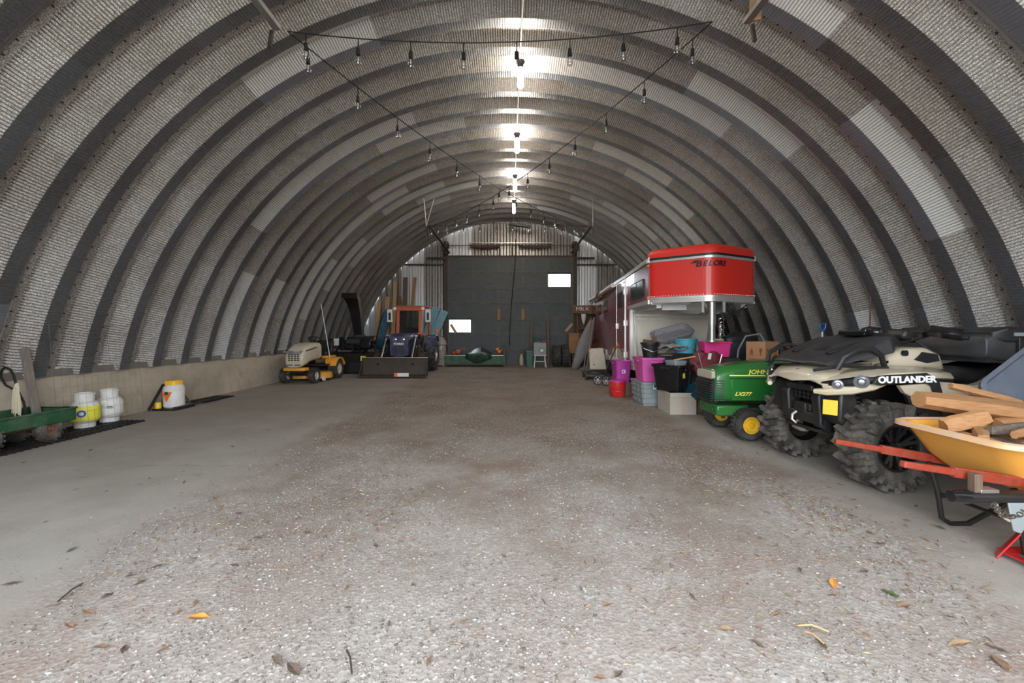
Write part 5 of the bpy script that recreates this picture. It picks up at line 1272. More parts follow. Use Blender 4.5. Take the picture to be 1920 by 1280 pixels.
mudwheel((.76, .50, .365), 1, R(4)); mudwheel((.78, -.50, .365), -1, R(4)); mudwheel((-.78, .50, .365), 1); mudwheel((-.78, -.50, .365), -1)
# frame core and suspension
MB().prism([(.95, .36), (1.02, .50), (.95, .72), (.3, .82), (-.9, .80), (-1.0, .45), (-.6, .32), (.6, .30)], -.17, .17, 'XZ').build('frame', 'black_metal', t, bevel=.02)
MB().prism([(.55, .34), (.5, .42), (-.5, .42), (-.55, .34)], -.42, .42, 'XZ').build('foot_well', 'black', t, bevel=.015)
for s in (1, -1):
    b = MB()
    for x0 in (.62, .92): b.tube([(x0, s*.14, .40), (.76, s*.40, .36)], .018, 6).tube([(x0, s*.16, .55), (.76, s*.40, .46)], .016, 6)
    b.cyl((.76, s*.34, .365), (.76, s*.40, .365), .05, n=12); b.build('suspension_arm', 'black_metal', t)
    MB().lathe([(.03, -.10), (.055, -.08), (.062, 0), (.052, .06), (.035, .08)], (.76, s*.27, .365), 'Y', 14).build('axle_boot', 'cardgrey', t)
    sh = MB().cyl((.70, s*.22, .86), (.76, s*.38, .44), .024, n=10).build('shock', 'black_metal', t)
    pts = []; p0, p1 = Vector((.70, s*.225, .84)), Vector((.745, s*.35, .52)); ax_ = (p1-p0).normalized(); u_ = ax_.cross(Vector((1, 0, 0))).normalized(); v_ = ax_.cross(u_)
    for k in range(8*9+1): a = 2*PI*k/8; pts.append(p0.lerp(p1, k/72)+(u_*math.cos(a)+v_*math.sin(a))*.055)
    MB().tube(pts, .010, 5).build('coil_spring', 'black', sh)
    MB().tube([(-.5, s*.15, .42), (-.78, s*.42, .40), (-.9, s*.15, .42)], .02, 6).build('suspension_arm', 'black_metal', t)
# front bumper and fascia
b = MB()
for s in (1, -1):
    b.prism([(1.00, .40), (1.10, .46), (1.12, .74), (1.06, .84), (.98, .80), (.98, .5)], s*.20-.05, s*.20+.05, 'XZ')
b.box((1.08, 0, .52), (.05, .5, .10)).box((1.10, 0, .80), (.05, .34, .06)); b.build('bumper', 'black', t, bevel=.015)
MB().prism([(.90, .34), (1.10, .40), (1.10, .43), (.60, .32), (.6, .28)], -.2, .2, 'XZ').build('skid_plate', 'black', t)
MB().cyl((1.05, -.12, .60), (1.05, .12, .60), .05, n=14).box((1.05, 0, .60), (.12, .14, .10)).build('winch', 'black_metal', t, bevel=.008)
MB().tube([(1.14, 0, .56), (1.18, 0, .53), (1.20, .02, .49), (1.17, .03, .46), (1.14, .02, .48)], .012, 6).build('winch_hook', 'steel', t)
MB().box((1.04, .36, .66), (.014, .11, .13), (0, R(-5), R(38))).build('amber_tag', 'jdyellow', t, bevel=.003)
for s in (1, -1): MB().prism([(1.02, .50), (1.06, .56), (1.04, .84), (.92, .86), (.86, .60)], s*.33-.10, s*.33+.10, 'XZ').build('side_fascia', 'black', t, bevel=.02)
b = MB()
for k in range(6): b.box((1.085, -.14+.056*k, .74), (.012, .02, .10))
for k in range(3): b.box((1.08, 0, .70+.04*k), (.012, .32, .012))
b.build('radiator_grille', 'ink', t)
# tan bodywork
def slab(name, pts, m_, label=None, bevel=.015, th=None, par=t):
    """pts: list of cross sections [(x,y,z)...], lofted as an open sheet with thickness"""
    b = MB(); b.loft(pts, cap=False, closed=False); return b.build(name, m_, par, solid=th or .02, label=label, ang=28, bevel=0)
MB().loft([[(x, y, z) for y, z in ((-hw, z0), (-hw*.8, z1), (0, z1+.02), (hw*.8, z1), (hw, z0), (0, z0-.03))] for x, hw, z0, z1 in ((1.16, .22, .88, .92), (1.12, .32, .90, .95), (1.0, .38, .93, .99), (.8, .36, .95, 1.02), (.62, .36, .96, 1.02))]).build('nose_cowl', 'tan', t, bevel=.01)
MB().lathe([(0, .0), (.035, .0), (.035, .008), (0, .012)], (1.09, .02, .962), 'Z', 16).build('badge', 'black', t)
for s in (1, -1):
    # arching front fender
    slab('front_fender', [[(x, s*a[0], b_[0]), (x, s*a[1], b_[1]), (x, s*a[2], b_[2]), (x, s*a[3], b_[3])] for x, a, b_ in (
        (1.20, (.16, .28, .36, .38), (.90, .885, .86, .82)), (1.10, (.20, .36, .45, .47), (.94, .925, .89, .84)), (.97, (.20, .42, .54, .56), (.985, .97, .94, .88)),
        (.80, (.20, .46, .60, .63), (1.01, 1.01, .98, .92)), (.55, (.20, .46, .60, .63), (1.02, 1.02, .99, .95)), (.28, (.20, .46, .60, .63), (1.01, 1.01, .98, .94)))], 'tan')
    MB().prism([(.62, .965), (.20, .985), (.10, .93), (.02, .66), (.07, .64), (.16, .88), (.24, .915), (.60, .885), (.66, .90)], s*.635-.012, s*.635+.012, 'XZ').build('fender_band', 'black', t, bevel=.006)
    MB().tube([(1.22, s*.30, .795), (1.17, s*.38, .80), (1.05, s*.49, .825), (.93, s*.575, .865), (.86, s*.61, .90)], [.022, .032, .036, .030, .018], 8).build('headlamp_fairing', 'tan', t)
    MB().tube([(1.17, s*.33, .85), (1.10, s*.42, .87), (.98, s*.515, .90), (.84, s*.595, .93)], [.035, .042, .048, .028], 8).build('headlamp_housing', 'gloss_black', t)
    for hx, hy, hz, hr in ((1.005, .545, .905, .055), (1.125, .445, .872, .042)):
        hl = MB().lathe([(hr*.95, 0), (hr, .012), (hr*.8, .022), (0, .030)], axis='X', n=20).build('headlamp', 'lens', t, loc=(hx, s*hy, hz), rot=(0, 0, s*R(52)))
        MB().lathe([(hr*.55, .022), (hr*.6, .034), (hr*.42, .034), (hr*.4, .028)], axis='X', n=16).build('lamp_ring', 'ink', hl)
    # triangular side scoop and lower cladding
    MB().prism([(.40, .88), (.10, .90), (-.02, .72), (-.20, .60), (-.28, .58), (.24, .76), (.36, .82)], s*.60-.02, s*.60+.02, 'XZ').build('side_scoop', 'tan', t, bevel=.015)
    MB().prism([(.36, .80), (.30, .66), (.02, .48), (-.45, .42), (-.45, .55), (-.25, .60)], s*.58-.03, s*.58+.02, 'XZ').build('side_cladding', 'black', t, bevel=.012)
    MB().prism([(-.02, .76), (-.05, .90), (-.40, .86), (-.75, .96), (-1.1, .98), (-1.12, .80), (-.70, .80), (-.42, .70)], s*.46-.04, s*.46+.04, 'XZ').build('rear_side_panel', 'tan', t, bevel=.015)
    slab('rear_fender', [[(x, s*.20, z+.01), (x, s*.46, z), (x, s*.60, z-.03), (x, s*.63, z-.10)] for x, z in ((-.42, .84), (-.55, .92), (-.75, .98), (-1.0, .99), (-1.14, .93))], 'tan')
    MB().prism([(-.04, .70), (-.34, .74), (-.30, .83), (-.20, .78)], s*.505-.006, s*.505+.006, 'XZ').build('black_decal', 'ink', t)
    if s > 0:
        lettering('OUTLANDER', .074, 'winktext', t, (.38, .650, .932), (-1, 0, .02), bold=.003, sx=1.12)
        lettering('X', .06, 'redplastic', t, (-.10, .514, .735), (-1, 0, .05), bold=.004, sx=1.6, shear=.3)
        lettering('MR', .06, 'winktext', t, (-.21, .514, .76), (-1, 0, .05), bold=.002, sx=1.3, shear=.3)
MB().prism([(.30, .60), (.34, .90), (-.1, .92), (-.2, .5)], -.30, .30, 'XZ').build('engine', 'black_metal', t, bevel=.03)
MB().cyl((.20, .30, .62), (.20, .42, .62), .13, n=20).cyl((-.12, .30, .56), (-.12, .42, .56), .15, n=20).build('drive_cover', 'black', t)
# centre pod
b = MB(); b.loft([[(x, y, z) for y, z in rrect(2*hw, z1-z0, .06, 3, 0, (z0+z1)/2)] for x, hw, z0, z1 in ((.56, .16, .99, 1.07), (.50, .27, .98, 1.12), (.34, .31, .98, 1.17), (.16, .31, .98, 1.18), (.0, .27, .96, 1.13), (-.10, .20, .94, 1.04))])
b.build('centre_pod', 'tan', t, bevel=.01)
for s in (1, -1):
    MB().prism([(.30, 1.07), (.22, 1.14), (.08, 1.12), (.06, 1.06), (.18, 1.04)], s*.305-.01, s*.305+.014, 'XZ').build('intake', 'ink', t, bevel=.004)
    MB().prism(rrect(.05, .05, .015, 2, .38, 1.13), s*.305-.008, s*.305+.012, 'XZ').build('small_intake', 'ink', t)
# front storage lid and guard tubes
b = MB(); b.loft([[(x, y, z) for y, z in ((-hw, z0), (-hw*.9, z1-.01), (-hw*.45, z1), (0, z1-.015), (hw*.45, z1), (hw*.9, z1-.01), (hw, z0))] for x, hw, z0, z1 in ((1.18, .36, 1.02, 1.05), (1.05, .44, 1.05, 1.12), (.85, .47, 1.10, 1.20), (.66, .46, 1.14, 1.27), (.55, .36, 1.16, 1.29))])
b.build('storage_lid', 'dkgrey', t, bevel=.012)
for (x, y, l, w_, rt) in ((.90, .22, .34, .05, -.25), (.90, -.22, .34, .05, -.25), (.84, 0, .30, .20, -.28)):
    MB().box((x, y, 1.178), (l, w_, .02), (0, -rt+.05, 0)).build('lid_ridge', 'black', t, bevel=.006)
MB().box((.60, 0, 1.31), (.10, .30, .05)).box((.62, .14, 1.33), (.14, .05, .04), (0, 0, .5)).build('lid_latch', 'gloss_black', t, bevel=.01)
b = MB(); b.loft([[(x, y, z) for y, z in ((-hw, z0), (-hw*.8, z1), (hw*.8, z1), (hw, z0))] for x, hw, z0, z1 in ((.62, .38, 1.16, 1.24), (.50, .34, 1.18, 1.31), (.38, .26, 1.20, 1.30), (.26, .16, 1.20, 1.26))])
b.build('dash_cover', 'black', t, bevel=.015)
for s in (1, -1):
    MB().tube([(.86, s*.46, 1.00), (.82, s*.48, 1.10), (.70, s*.49, 1.17), (.58, s*.49, 1.18), (.48, s*.47, 1.12), (.42, s*.44, 1.02)], .022, 8).build('guard_tube', 'black', t)
    MB().tube([(1.15, s*.30, .98), (1.0, s*.44, 1.03), (.86, s*.46, 1.02), (.62, s*.47, 1.01)], .016, 6).build('rack_rail', 'black', t)
# handlebars
hb = MB().tube([(-.04, -.40, 1.27), (.08, -.26, 1.30), (.14, -.08, 1.22), (.14, .08, 1.22), (.08, .26, 1.30), (-.04, .40, 1.27)], .014, 8).build('handlebar', 'black_metal', t)
for s in (1, -1):
    MB().cyl((.0, s*.33, 1.285), (-.06, s*.45, 1.265), .02, n=10).build('grip', 'black', hb)
    b = MB(); b.loft([[(x, s*y, z+.05), (x+.03, s*y, z), (x+.01, s*y, z-.05)] for x, y, z in ((.10, .22, 1.31), (.14, .32, 1.33), (.11, .43, 1.31), (.04, .50, 1.29))], cap=False, closed=False)
    b.build('hand_guard', 'gloss_black', hb, solid=.012, label='glossy black hand guard')
MB().box((.10, 0, 1.28), (.16, .20, .10), (0, R(-25), 0)).build('gauge_pod', 'black', t, bevel=.03)
MB().tube([(.1, .1, 1.26), (.05, .22, 1.15), (0, .2, 1.0)], .012, 6).tube([(.1, -.1, 1.26), (.05, -.22, 1.15), (0, -.2, 1.0)], .012, 6).build('control_cable', 'cable', t)
# seat
b = MB(); b.loft([[(x, y, z) for y, z in rrect(2*hw, z1-z0, .06, 3, 0, (z0+z1)/2)] for x, hw, z0, z1 in ((.0, .12, .86, 1.06), (-.14, .17, .84, 1.01), (-.45, .20, .84, .99), (-.68, .21, .85, 1.03), (-.80, .18, .88, 1.02))]); b.build('seat', 'black', t, bevel=.02)
# rear rack and cargo box
b = MB()
for y in (-.40, -.2, 0, .2, .40): b.cyl((-.70, y, 1.045), (-1.2, y, 1.045), .012, n=6)
for x in (-.70, -.95, -1.2): b.cyl((x, -.42, 1.045), (x, .42, 1.045), .012, n=6)
b.tube([(-.45, .45, .98), (-.62, .46, 1.03), (-1.18, .46, 1.04)], .014, 6); b.build('rear_rack', 'black', t)
b = MB(); b.loft([[(x, y, z) for y, z in rrect(2*hw, z1-z0, .05, 3, 0, (z0+z1)/2)] for x, hw, z0, z1 in ((-.22, .30, 1.10, 1.20), (-.26, .42, 1.08, 1.28), (-.36, .46, 1.06, 1.33), (-1.25, .46, 1.06, 1.33), (-1.32, .42, 1.08, 1.30))])
cb_ = b.build('cargo_box', 'dkgrey', t, bevel=.015, label='long black cargo box on the rear rack')
MB().loft([[(x, y, z) for y, z in rrect(2*hw, z1-z0, .03, 3, 0, (z0+z1)/2)] for x, hw, z0, z1 in ((-.30, .43, 1.24, 1.33), (-.38, .485, 1.23, 1.365), (-1.26, .485, 1.23, 1.365), (-1.34, .44, 1.24, 1.33))]).build('box_lid', 'black', cb_, bevel=.01)
for x in (-.50, -.80, -1.1): MB().box((x, .478, 1.20), (.05, .03, .15)).build('latch', 'black', cb_, bevel=.006)
MB().box((-.80, .49, 1.30), (.74, .012, .03)).build('lid_groove', 'greytote', cb_)
MB().box((-.75, 0, 1.07), (1.0, .85, .04)).build('box_base', 'black', cb_)

SH = dict(nose_cowl=.05, badge=.05, fender_band=.33, side_scoop=.34, side_cladding=.30, rear_side_panel=.34, black_decal=.20, lettering=.33, guard_tube=.28, rack_rail=.08,
          storage_lid=-.03, lid_ridge=-.03, lid_latch=-.03, amber_tag=.08, shock=.12, axle_boot=.14, bumper=.02, side_fascia=.04, radiator_grille=.02, winch=.02, winch_hook=.02)
for c in t.children:
    k = c.name.split('.')[0]
    if k in SH: c.location.x += SH[k]
# ============================================================ WHEELBARROW (forward = +X world)
t = thing('wheelbarrow', 'orange wheelbarrow with red wooden handles loaded with firewood', 'wheelbarrow', (2.75, 2.70, 0))
tr = MB(); secs = []
def rr(cx, hw, hy, z, r=.10): return [(x, y, z) for x, y in rrect(hw*2, hy*2, r, 5, cx, 0)]
TZ = .70
secs = [rr(.60, .38, .26, .40, .12), rr(.58, .47, .31, .50, .12), rr(.57, .57, .355, TZ-.02, .12), rr(.57, .605, .39, TZ-.02, .13), rr(.57, .61, .395, TZ, .13), rr(.57, .565, .355, TZ, .12), rr(.58, .45, .30, .51, .12), rr(.60, .36, .25, .425, .11)]
tr.loft(secs); tr.build('tray', 'barrow', t, ang=30)
b = MB(); b.loft([rr(.57, .575, .36, TZ+.002, .12), rr(.57, .60, .385, TZ+.012, .13), rr(.57, .618, .402, TZ+.004, .13), rr(.57, .620, .404, TZ-.022, .13)], cap=False); b.build('tray_rim', 'barrow_rim', t)
for s, (gx, gy, gz) in ((1, (-.44, .36, .545)), (-1, (-.60, -.34, .60))):
    p0 = Vector((gx, gy, gz)); p1 = Vector((1.25, s*.12, .28))
    p = lambda u: p0.lerp(p1, u)
    b = MB(); b.beam(p(0), p(.18), .035, .035, up=(0, 0, 1), taper=1.15); b.beam(p(.17), p(1), .040, .058, up=(0, 0, 1))
    b.build('handle', 'handle', t, bevel=.006)
    lx = .14
    b = MB().tube([(lx-.02, s*.25, .43), (lx+.03, s*.24, .24), (lx+.06, s*.24, .05), (lx+.12, s*.24, .012), (lx+.24, s*.24, .012), (lx+.32, s*.235, .06), (lx+.75, s*.16, .36)], .016, 8)
    b.build('leg', 'black_metal', t)
    MB().beam((lx+.045, s*.24, .20), (lx+.5, s*.2, .185), .03, .012).build('leg_brace', 'black_metal', t)
    MB().beam((lx+.03, s*.26, .40), (lx+.5, s*.22, .33), .05, .012).build('bracket', 'greywood', t)
MB().beam((lx+.045, -.24, .22), (lx+.045, .24, .22), .03, .012).build('cross_brace', 'black_metal', t)
b = MB(); tyre(b, (0, 0, 0), .20, .09, .10, 'Y', 20, .006); wh = b.build('wheel', 'rubber', t, loc=(1.38, 0, .205)); MB().lathe([(.10, -.03), (.02, -.05), (.02, .05), (.10, .03)], axis='Y', n=16).build('rim', 'redjack', wh)
# firewood
def log(name, p0, p1, w_, h_, m_, lab, roll=0, seed=0, grp='firewood in the barrow', cat='firewood'):
    r2 = random.Random(seed); p0, p1 = Vector(p0), Vector(p1); d = (p1-p0).normalized(); x = d.cross(Vector((0, 0, 1))).normalized(); y = x.cross(d)
    c_, s_ = math.cos(roll), math.sin(roll); secs = []
    base = [(-.5, -.35), (-.15, -.5), (.35, -.42), (.5, 0), (.25, .42), (-.1, .5), (-.45, .2)]
    jit = [(r2.uniform(-.08, .08), r2.uniform(-.08, .08)) for _ in base]
    for k in range(5):
        q = p0.lerp(p1, k/4); sc = 1+r2.uniform(-.08, .08)-(.15 if k in (0, 4) else 0)
        secs.append([q + x*((u+a+r2.uniform(-.03, .03))*c_-(v+b_)*s_)*w_*sc + y*((u+a)*s_+(v+b_+r2.uniform(-.03, .03))*c_)*h_*sc + d*r2.uniform(-.012, .012) for (u, v), (a, b_) in zip(base, jit)])
    o = MB().loft(secs).build(name, m_, ang=25); 
    # origin to the log centre
    c = (p0+p1)/2; o.data.transform(Matrix.Translation(-c)); o.location = c
    tag(o, lab, cat, grp); return o
log('firewood_log', (2.90, 3.05, .85), (3.95, 3.0, .72), .16, .13, 'split', 'longest split log lying along the top of the barrow load', .3, 1)
log('firewood_log', (3.30, 3.22, .92), (3.75, 3.15, .80), .05, .05, 'split', 'thin pale stick on top of the longest log', .2, 2)
log('firewood_log', (2.87, 2.86, .70), (3.10, 2.80, .78), .12, .09, 'split', 'square ended pale block standing up at the handle end of the load', .1, 3)
log('firewood_log', (2.86, 2.60, .68), (3.14, 2.90, .70), .07, .06, 'split', 'short pale split piece under the square ended block', .6, 4)
log('firewood_log', (2.98, 2.68, .71), (3.34, 2.74, .72), .07, .07, 'bark', 'grey bark covered round log lying crosswise in the load', 0, 5)
log('firewood_log', (3.0, 2.56, .71), (3.26, 2.66, .72), .05, .05, 'split', 'small pale splinter piece in front of the bark log', .5, 6)
log('firewood_log', (3.12, 2.50, .69), (3.34, 2.46, .74), .10, .08, 'split', 'chunky pale piece with bark on one side nearest the camera', .9, 7)
log('firewood_log', (3.16, 2.58, .69), (3.42, 2.62, .70), .08, .07, 'bark', 'dark bark slab behind the chunky pale piece', .4, 8)
log('firewood_log', (3.3, 2.8, .68), (3.7, 2.7, .70), .12, .10, 'bark', 'thick bark log deep in the right part of the barrow', .2, 9)
log('firewood_log', (3.35, 2.95, .68), (3.75, 2.92, .70), .12, .10, 'split', 'pale split log under the longest one', .2, 10)
for k in range(6): log('firewood_log', (2.92+.12*k, 2.50+.03*k, .62), (2.98+.12*k, 2.92, .63), .12, .09, 'bark' if k % 2 else 'split', ('bark covered' if k % 2 else 'pale split')+' log deep in the barrow, '+['nearest the handles', 'second from the handles', 'third from the handles', 'fourth from the handles', 'fifth from the handles', 'nearest the barrow wheel'][k], .3*k, 20+k)
# blue-grey tub lid leaning behind the load
b = MB(); b.loft([[(x, y, 0) for x, y in rrect(.62, .46, .08, 4)], [(x, y, .05) for x, y in rrect(.66, .50, .09, 4)], [(x, y, .055) for x, y in rrect(.60, .44, .07, 4)], [(x, y, .02) for x, y in rrect(.56, .40, .06, 4)]])
o = b.build('blue_grey_lid', 'bluegrey', loc=(3.98, 3.30, .88), rot=(R(66), R(-32), R(8))); tag(o, 'blue grey plastic lid leaning over the rear of the four wheeler', 'lid')

# ============================================================ trailer tongue on the red jack stand
t = thing('hitch_tongue', 'rusty black trailer tongue with chain resting on the red jack stand', 'hitch', (2.56, 2.34, .43))
MB().beam((-.10, 0, .0), (.62, -.02, .0), .075, .055).build('tongue_tube', 'black_metal', t, bevel=.02, segs=3)
MB().lathe([(0, -.06), (.03, -.055), (.038, -.02), (.04, .03)], (-.11, 0, 0), 'X', 12).build('coupler_socket', 'gloss_black', t)
MB().beam((-.03, 0, .02), (-.03, .0, .125), .045, .04).build('wood_post', 'oldwood', t, bevel=.003)
MB().prism([(.10, -.02), (.22, -.02), (.20, -.14), (.17, -.185), (.13, -.17), (.115, -.10)], -.045, -.035, 'XZ').build('hanging_plate', 'greytote', t, bevel=.004)
for k in range(12):
    u = k/11; c = Vector((.02+.22*u, -.045, -.03-.10*4*u*(1-u)*.8+.04*u))
    m = Matrix.Translation(c) @ Matrix.Rotation(math.atan2(.32*(1-2*u)*-1, .22), 4, 'Y') @ Matrix.Rotation(PI/2*(k % 2), 4, 'X')
    pts = [m @ Vector((.018*math.cos(a), .010*math.sin(a), 0)) for a in [2*PI*i/10 for i in range(10)]]
    MB().tube(pts, .004, 5, closed=True).build('chain_link', 'iron', t)
MB().tube([(.05, -.03, -.03), (.07, -.03, -.09), (.12, -.03, -.12), (.18, -.03, -.10)], .008, 6).build('wire_loop', 'cardgrey', t)
MB().box((.02, 0, .035), (.10, .06, .02)).build('latch', 'steel', t, bevel=.003)
t = thing('jack_stand', 'bright red steel jack stand in the right corner of the photo', 'jack stand', (3.02, 2.42, 0))
for sx, sy in ((-1, -1), (1, -1), (-1, 1), (1, 1)):
    MB().beam((sx*.15, sy*.12, 0), (sx*.045, sy*.035, .24), .085, .010, up=(sx, sy, 0), taper=.8).build('leg', 'redjack', t, bevel=.003)
for sy in (-1, 1): MB().beam((-.125, sy*.105, .035), (.125, sy*.105, .05), .07, .008).build('rail', 'redjack', t)
for sx in (-1, 1): MB().beam((sx*.125, -.105, .035), (sx*.125, .105, .035), .035, .008).build('rail', 'redjack', t)
MB().cyl((0, 0, .15), (0, 0, .30), .030, n=14).build('sleeve', 'redjack', t)
MB().cyl((0, 0, .28), (0, 0, .355), .018, n=10).box((0, 0, .355), (.09, .06, .02)).build('saddle', 'black_metal', t)

# ============================================================ FLOOR LITTER
def island_mat(name, stops, rough=.9):
    m, nt, b = new_mat(name)
    g = nt.nodes.new('ShaderNodeNewGeometry')
    L(nt, ramp(nt, g.outputs['Random Per Island'], stops), b.inputs['Base Color']); b.inputs['Roughness'].default_value = rough; return m
M['stones'] = island_mat('gravel_stones', [(0, (.11, .092, .078)), (.3, (.20, .172, .15)), (.7, (.30, .27, .245)), (.95, (.37, .35, .33)), (1, (.46, .45, .44))])
M['straw'] = island_mat('straw_bits', [(0, (.10, .055, .035)), (.5, (.20, .12, .07)), (.85, (.28, .19, .11)), (1, (.42, .33, .2))])
base = np.array([(1, 0, 0), (-1, 0, 0), (0, 1, 0), (0, -1, 0), (0, 0, 1), (0, 0, -.6)], float)
fac = np.array([(0, 2, 4), (2, 1, 4), (1, 3, 4), (3, 0, 4), (2, 0, 5), (1, 2, 5), (3, 1, 5), (0, 3, 5)])
def scatter(name, n, yr, size, dens, m_, lab, cat, flat=.55, seed=0):
    rg = np.random.default_rng(seed); V = []; F = []; k = 0; made = 0
    while made < n:
        y = yr[0]+(yr[1]-yr[0])*rg.random()**1.6; x = rg.uniform(-3.1, 3.1)
        if abs(x) > 1.1*y+.6: continue
        edge = 2.45+.5*mn.noise(Vector((x, y*.7, 2)))
        p = dens(x, y, edge)
        if rg.random() > p: continue
        s = size[0]*(size[1]/size[0])**(rg.random()**1.8)
        a = rg.random()*6.28; c_, s_ = math.cos(a), math.sin(a)
        v = base*(1+rg.uniform(-.28, .28, base.shape))*np.array([s, s*rg.uniform(.6, 1), s*flat*rg.uniform(.6, 1)])
        v = v @ np.array([[c_, s_, 0], [-s_, c_, 0], [0, 0, 1]])
        v += np.array([x, y, fz(x, y)+s*flat*.25]); V.append(v); F.append(fac+k*6); k += 1; made += 1
    me = bpy.data.meshes.new(name); me.from_pydata(np.concatenate(V).tolist(), [], np.concatenate(F).tolist()); me.materials.append(M[m_])
    o = bpy.data.objects.new(name, me); col.objects.link(o); tag(o, lab, cat, kind='stuff'); return o
def dg(x, y, e):
    if abs(x) > e: return .03
    tr_ = max(0, 1-((abs(x)-.75)/.35)**2) if .4 < abs(x) < 1.1 else 0     # packed wheel tracks
    pz = mn.noise(Vector((x*1.1, y*.8, 9)))
    return max(.05, min(1, .55+1.1*pz))
scatter('gravel', 90000, (1.2, 17), (.0035, .0125), dg, 'stones', 'loose pale gravel chips scattered over the middle of the floor', 'gravel', seed=1)
# straw and bark bits
rg = np.random.default_rng(5); V = []; F = []; k = 0
zones = [(.3, 5.2, 1.3, 1.5, 500), (1.7, 4.2, .35, 1.2, 420), (2.25, 3.4, .35, .8, 420), (-.9, 3.2, .5, .5, 200), (-1.9, 2.9, .5, .6, 200), (.9, 2.2, .8, .7, 160), (0, 9, 2.4, 4, 500), (2.0, 2.3, .6, .6, 180), (-1.0, 4.5, 1.2, 1.0, 160)]
for zx, zy, sx, sy, n in zones:
    for _ in range(n):
        x = zx+rg.normal()*sx*.6; y = zy+rg.normal()*sy*.6
        if y < 1.2 or abs(x) > 5.5 or y > 16.5: continue
        a = rg.random()*PI; l = rg.uniform(.006, .024)*(2 if rg.random() < .03 else 1); w_ = rg.uniform(.0008, .0025); z = fz(x, y)+.008
        dx, dy = math.cos(a)*l, math.sin(a)*l; nx_, ny_ = -math.sin(a)*w_, math.cos(a)*w_; h = rg.uniform(0, .006)
        V += [(x-dx-nx_, y-dy-ny_, z), (x-dx+nx_, y-dy+ny_, z), (x+dx+nx_, y+dy+ny_, z+h), (x+dx-nx_, y+dy-ny_, z+h), (x, y, z+.004+h)]
        F += [(k, k+1, k+4), (k+1, k+2, k+4), (k+2, k+3, k+4), (k+3, k, k+4), (k+3, k+2, k+1, k)]; k += 5
me = bpy.data.meshes.new('straw_litter'); me.from_pydata(V, [], F); me.materials.append(M['straw'])
o = bpy.data.objects.new('straw_litter', me); col.objects.link(o); tag(o, 'brown straw and bark crumbs strewn over the gravel', 'straw', kind='stuff')
# fallen leaves
def leaf_mesh(k):
    r2 = random.Random(k); n = 7; prof = [0, .42, .75, .85, .62, .38, 0]; vs = []; fs = []
    for i in range(n):
        u = i/(n-1)*2-1; w_ = prof[i]*(.75 if k % 2 else 1)*(1 if (i % 2 or k < 2) else .72)
        vs += [(u, -w_*.5, .22*abs(w_)*r2.uniform(.4, 1.2)), (u, 0, .10*r2.uniform(-.3, .5)), (u, w_*.5, .30*abs(w_)*r2.uniform(.4, 1.2))]
    for i in range(n-1):
        a = 3*i; fs += [(a, a+1, a+4, a+3), (a+1, a+2, a+5, a+4)]
    vs += [(1, -.02, .05), (1.45, 0, .16), (1, .02, .05)]; b0 = 3*n; fs.append((b0, b0+1, b0+2))
    me = bpy.data.meshes.new('leaf'); me.from_pydata(vs, [], fs); me.update(); return me
leafm = [mat('leaf_dark', (.10, .065, .045), .8, dust=.3, scale=2), mat('leaf_brown', (.22, .12, .065), .8, dust=.3, scale=2), mat('leaf_tan', (.36, .24, .14), .8, dust=.2, scale=2), mat('leaf_orange', (.62, .26, .05), .6, dust=.1, scale=2), mat('leaf_green', (.07, .13, .03), .6, dust=.1, scale=2)]
def gx(px, py): d = 1072/(py-620); return ((px-957)/806*d, d)
meshes = {}
def leaf(px, py, s, mi, lab, grp, kx):
    key = (mi, kx)
    if key not in meshes:
        me = leaf_mesh(kx); me.materials.append(leafm[mi]); meshes[key] = me
    x, y = gx(px, py); o = bpy.data.objects.new('leaf', meshes[key]); col.objects.link(o)
    o.location = (x, y, fz(x, y)+.008); o.rotation_euler = (random.uniform(-.15, .15), random.uniform(-.15, .15), random.uniform(0, 6.28)); o.scale = (s, s, s)
    tag(o, lab, 'leaf', grp)
leaf(372, 1155, .050, 3, 'bright orange leaf, largest one on the left gravel', None, 0)
leaf(1563, 1094, .048, 3, 'yellow orange leaf on the right gravel', None, 0)
leaf(366, 1128, .028, 1, 'brown leaf just above the bright orange leaf on the left', None, 1)
leaf(1668, 1112, .045, 4, 'small green sprig on the gravel at the right', None, 2)
leaf(1760, 990, .038, 0, 'dark leaf on the concrete left of the red jack stand', None, 0)
leaf(1800, 1205, .06, 2, 'large pale tan leaf near the bottom right corner', None, 1)
leaf(1875, 1240, .05, 1, 'russet leaf at the bottom right corner', None, 0)
leaf(22, 1096, .04, 0, 'dark leaf on the concrete at the bottom left edge', None, 1)
leaf(1360, 1180, .05, 2, 'tan leaf in the lower right centre of the gravel', None, 0)
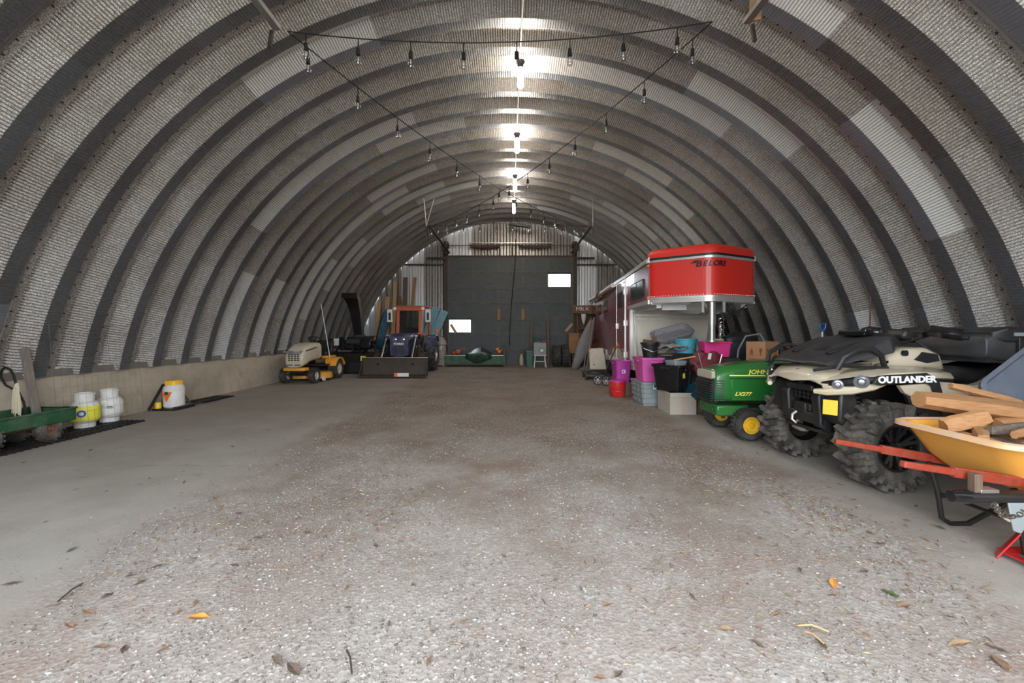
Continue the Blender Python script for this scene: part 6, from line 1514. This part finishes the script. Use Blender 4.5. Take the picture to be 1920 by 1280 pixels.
gl = [(188, 1213, .035, 1), (233, 1216, .04, 0), (306, 1216, .03, 1), (245, 1080, .03, 0), (200, 1118, .035, 0), (295, 1063, .04, 0), (262, 1093, .035, 0), (335, 1144, .025, 1), (130, 1173, .03, 1), (165, 1148, .04, 1),
      (440, 1060, .03, 0), (455, 1030, .045, 1), (482, 1009, .035, 0), (448, 963, .03, 0), (403, 933, .035, 1), (410, 967, .03, 2), (576, 998, .03, 0), (635, 1048, .022, 2), (735, 965, .022, 0), (703, 1020, .025, 1),
      (705, 1025, .03, 0), (650, 1102, .025, 1), (652, 1140, .02, 0), (730, 1170, .02, 0), (775, 1098, .02, 0), (804, 1243, .03, 1), (945, 1043, .022, 0), (880, 915, .022, 2), (668, 922, .03, 2), (655, 918, .025, 0),
      (770, 917, .025, 0), (748, 905, .02, 1), (584, 936, .025, 2), (520, 872, .03, 0), (780, 736, .05, 0), (1298, 1118, .03, 0), (1138, 1135, .03, 1), (1425, 1010, .025, 1), (1424, 1048, .03, 2), (1500, 1068, .03, 0),
      (1345, 943, .022, 0), (1560, 1115, .022, 0), (1630, 1000, .035, 1), (1650, 1020, .04, 0), (1595, 968, .03, 0), (1545, 966, .035, 1), (1470, 925, .03, 1), (1440, 900, .03, 0), (1620, 1072, .03, 0), (1540, 1205, .04, 0),
      (1695, 1135, .04, 1), (1780, 1155, .025, 0), (1420, 1205, .03, 0), (1125, 1275, .03, 1), (1160, 1268, .03, 0), (520, 1240, .045, 0), (550, 1255, .05, 0), (1870, 1215, .04, 0), (1455, 1150, .028, 1)]
for i, (px, py, s, mi) in enumerate(gl):
    kd = ['dark shrivelled', 'russet brown', 'pale tan'][mi]
    zn = 'at the left edge of the gravel' if px < 360 else 'on the left foreground gravel' if px < 620 else 'on the middle gravel' if px < 1000 else 'on the right foreground gravel' if py > 1000 else 'along the right edge of the gravel'
    leaf(px, py, s, mi, kd+' leaf '+zn, kd+' leaves '+zn, i % 4)
cl = [(45, 868, .03, 0), (170, 845, .03, 0), (280, 898, .02, 0), (345, 905, .03, 0), (435, 838, .03, 0), (350, 873, .018, 0), (200, 922, .02, 0), (505, 808, .025, 0), (560, 791, .03, 0), (603, 779, .025, 0), (500, 806, .03, 1), (447, 803, .025, 0), (135, 1032, .03, 0), (85, 980, .018, 0), (340, 925, .018, 0)]
for i, (px, py, s, mi) in enumerate(cl):
    zn = 'close to the black mats' if px < 300 and py < 900 else 'at the far left edge of the photo' if px < 140 else 'in the middle of the left concrete' if py > 870 else 'near the far gravel edge'
    leaf(px, py, s, mi, 'small dark leaf on the left concrete '+zn, 'left concrete leaves '+zn, i % 4)
cr = [(1438, 845, .03, 0), (1420, 850, .025, 0), (1430, 840, .022, 1), (1540, 888, .025, 1), (1575, 908, .03, 2), (1600, 938, .028, 0), (1718, 950, .025, 0), (1735, 1012, .035, 2), (1700, 977, .03, 1), (1555, 915, .02, 0)]
for i, (px, py, s, mi) in enumerate(cr):
    zn = 'left of the far muddy tyre' if px < 1500 else 'between the gravel and the near muddy tyre' if px < 1650 else 'below the red barrow handle'
    leaf(px, py, s, mi, ['dark', 'brown', 'tan'][mi]+' leaf on the right concrete '+zn, 'right concrete leaves '+zn, i % 4)
# twigs
for i, (a, b_) in enumerate((((108, 1133), (155, 1098)), ((1495, 1178), (1555, 1190)), ((1510, 1190), (1545, 1212)), ((650, 1225), (660, 1270)))):
    p, q = gx(*a), gx(*b_); o = MB().tube([(p[0], p[1], .014), ((p[0]+q[0])/2, (p[1]+q[1])/2+.01, .024), (q[0], q[1], .014)], .004, 5).build('twig', 'iron' if i in (0, 3) else 'pine')
    tag(o, ['thin dark twig on the left gravel', 'upper of two pale straws near the bottom right', 'lower of two pale straws near the bottom right', 'short dark twig at the bottom middle'][i], 'twig')
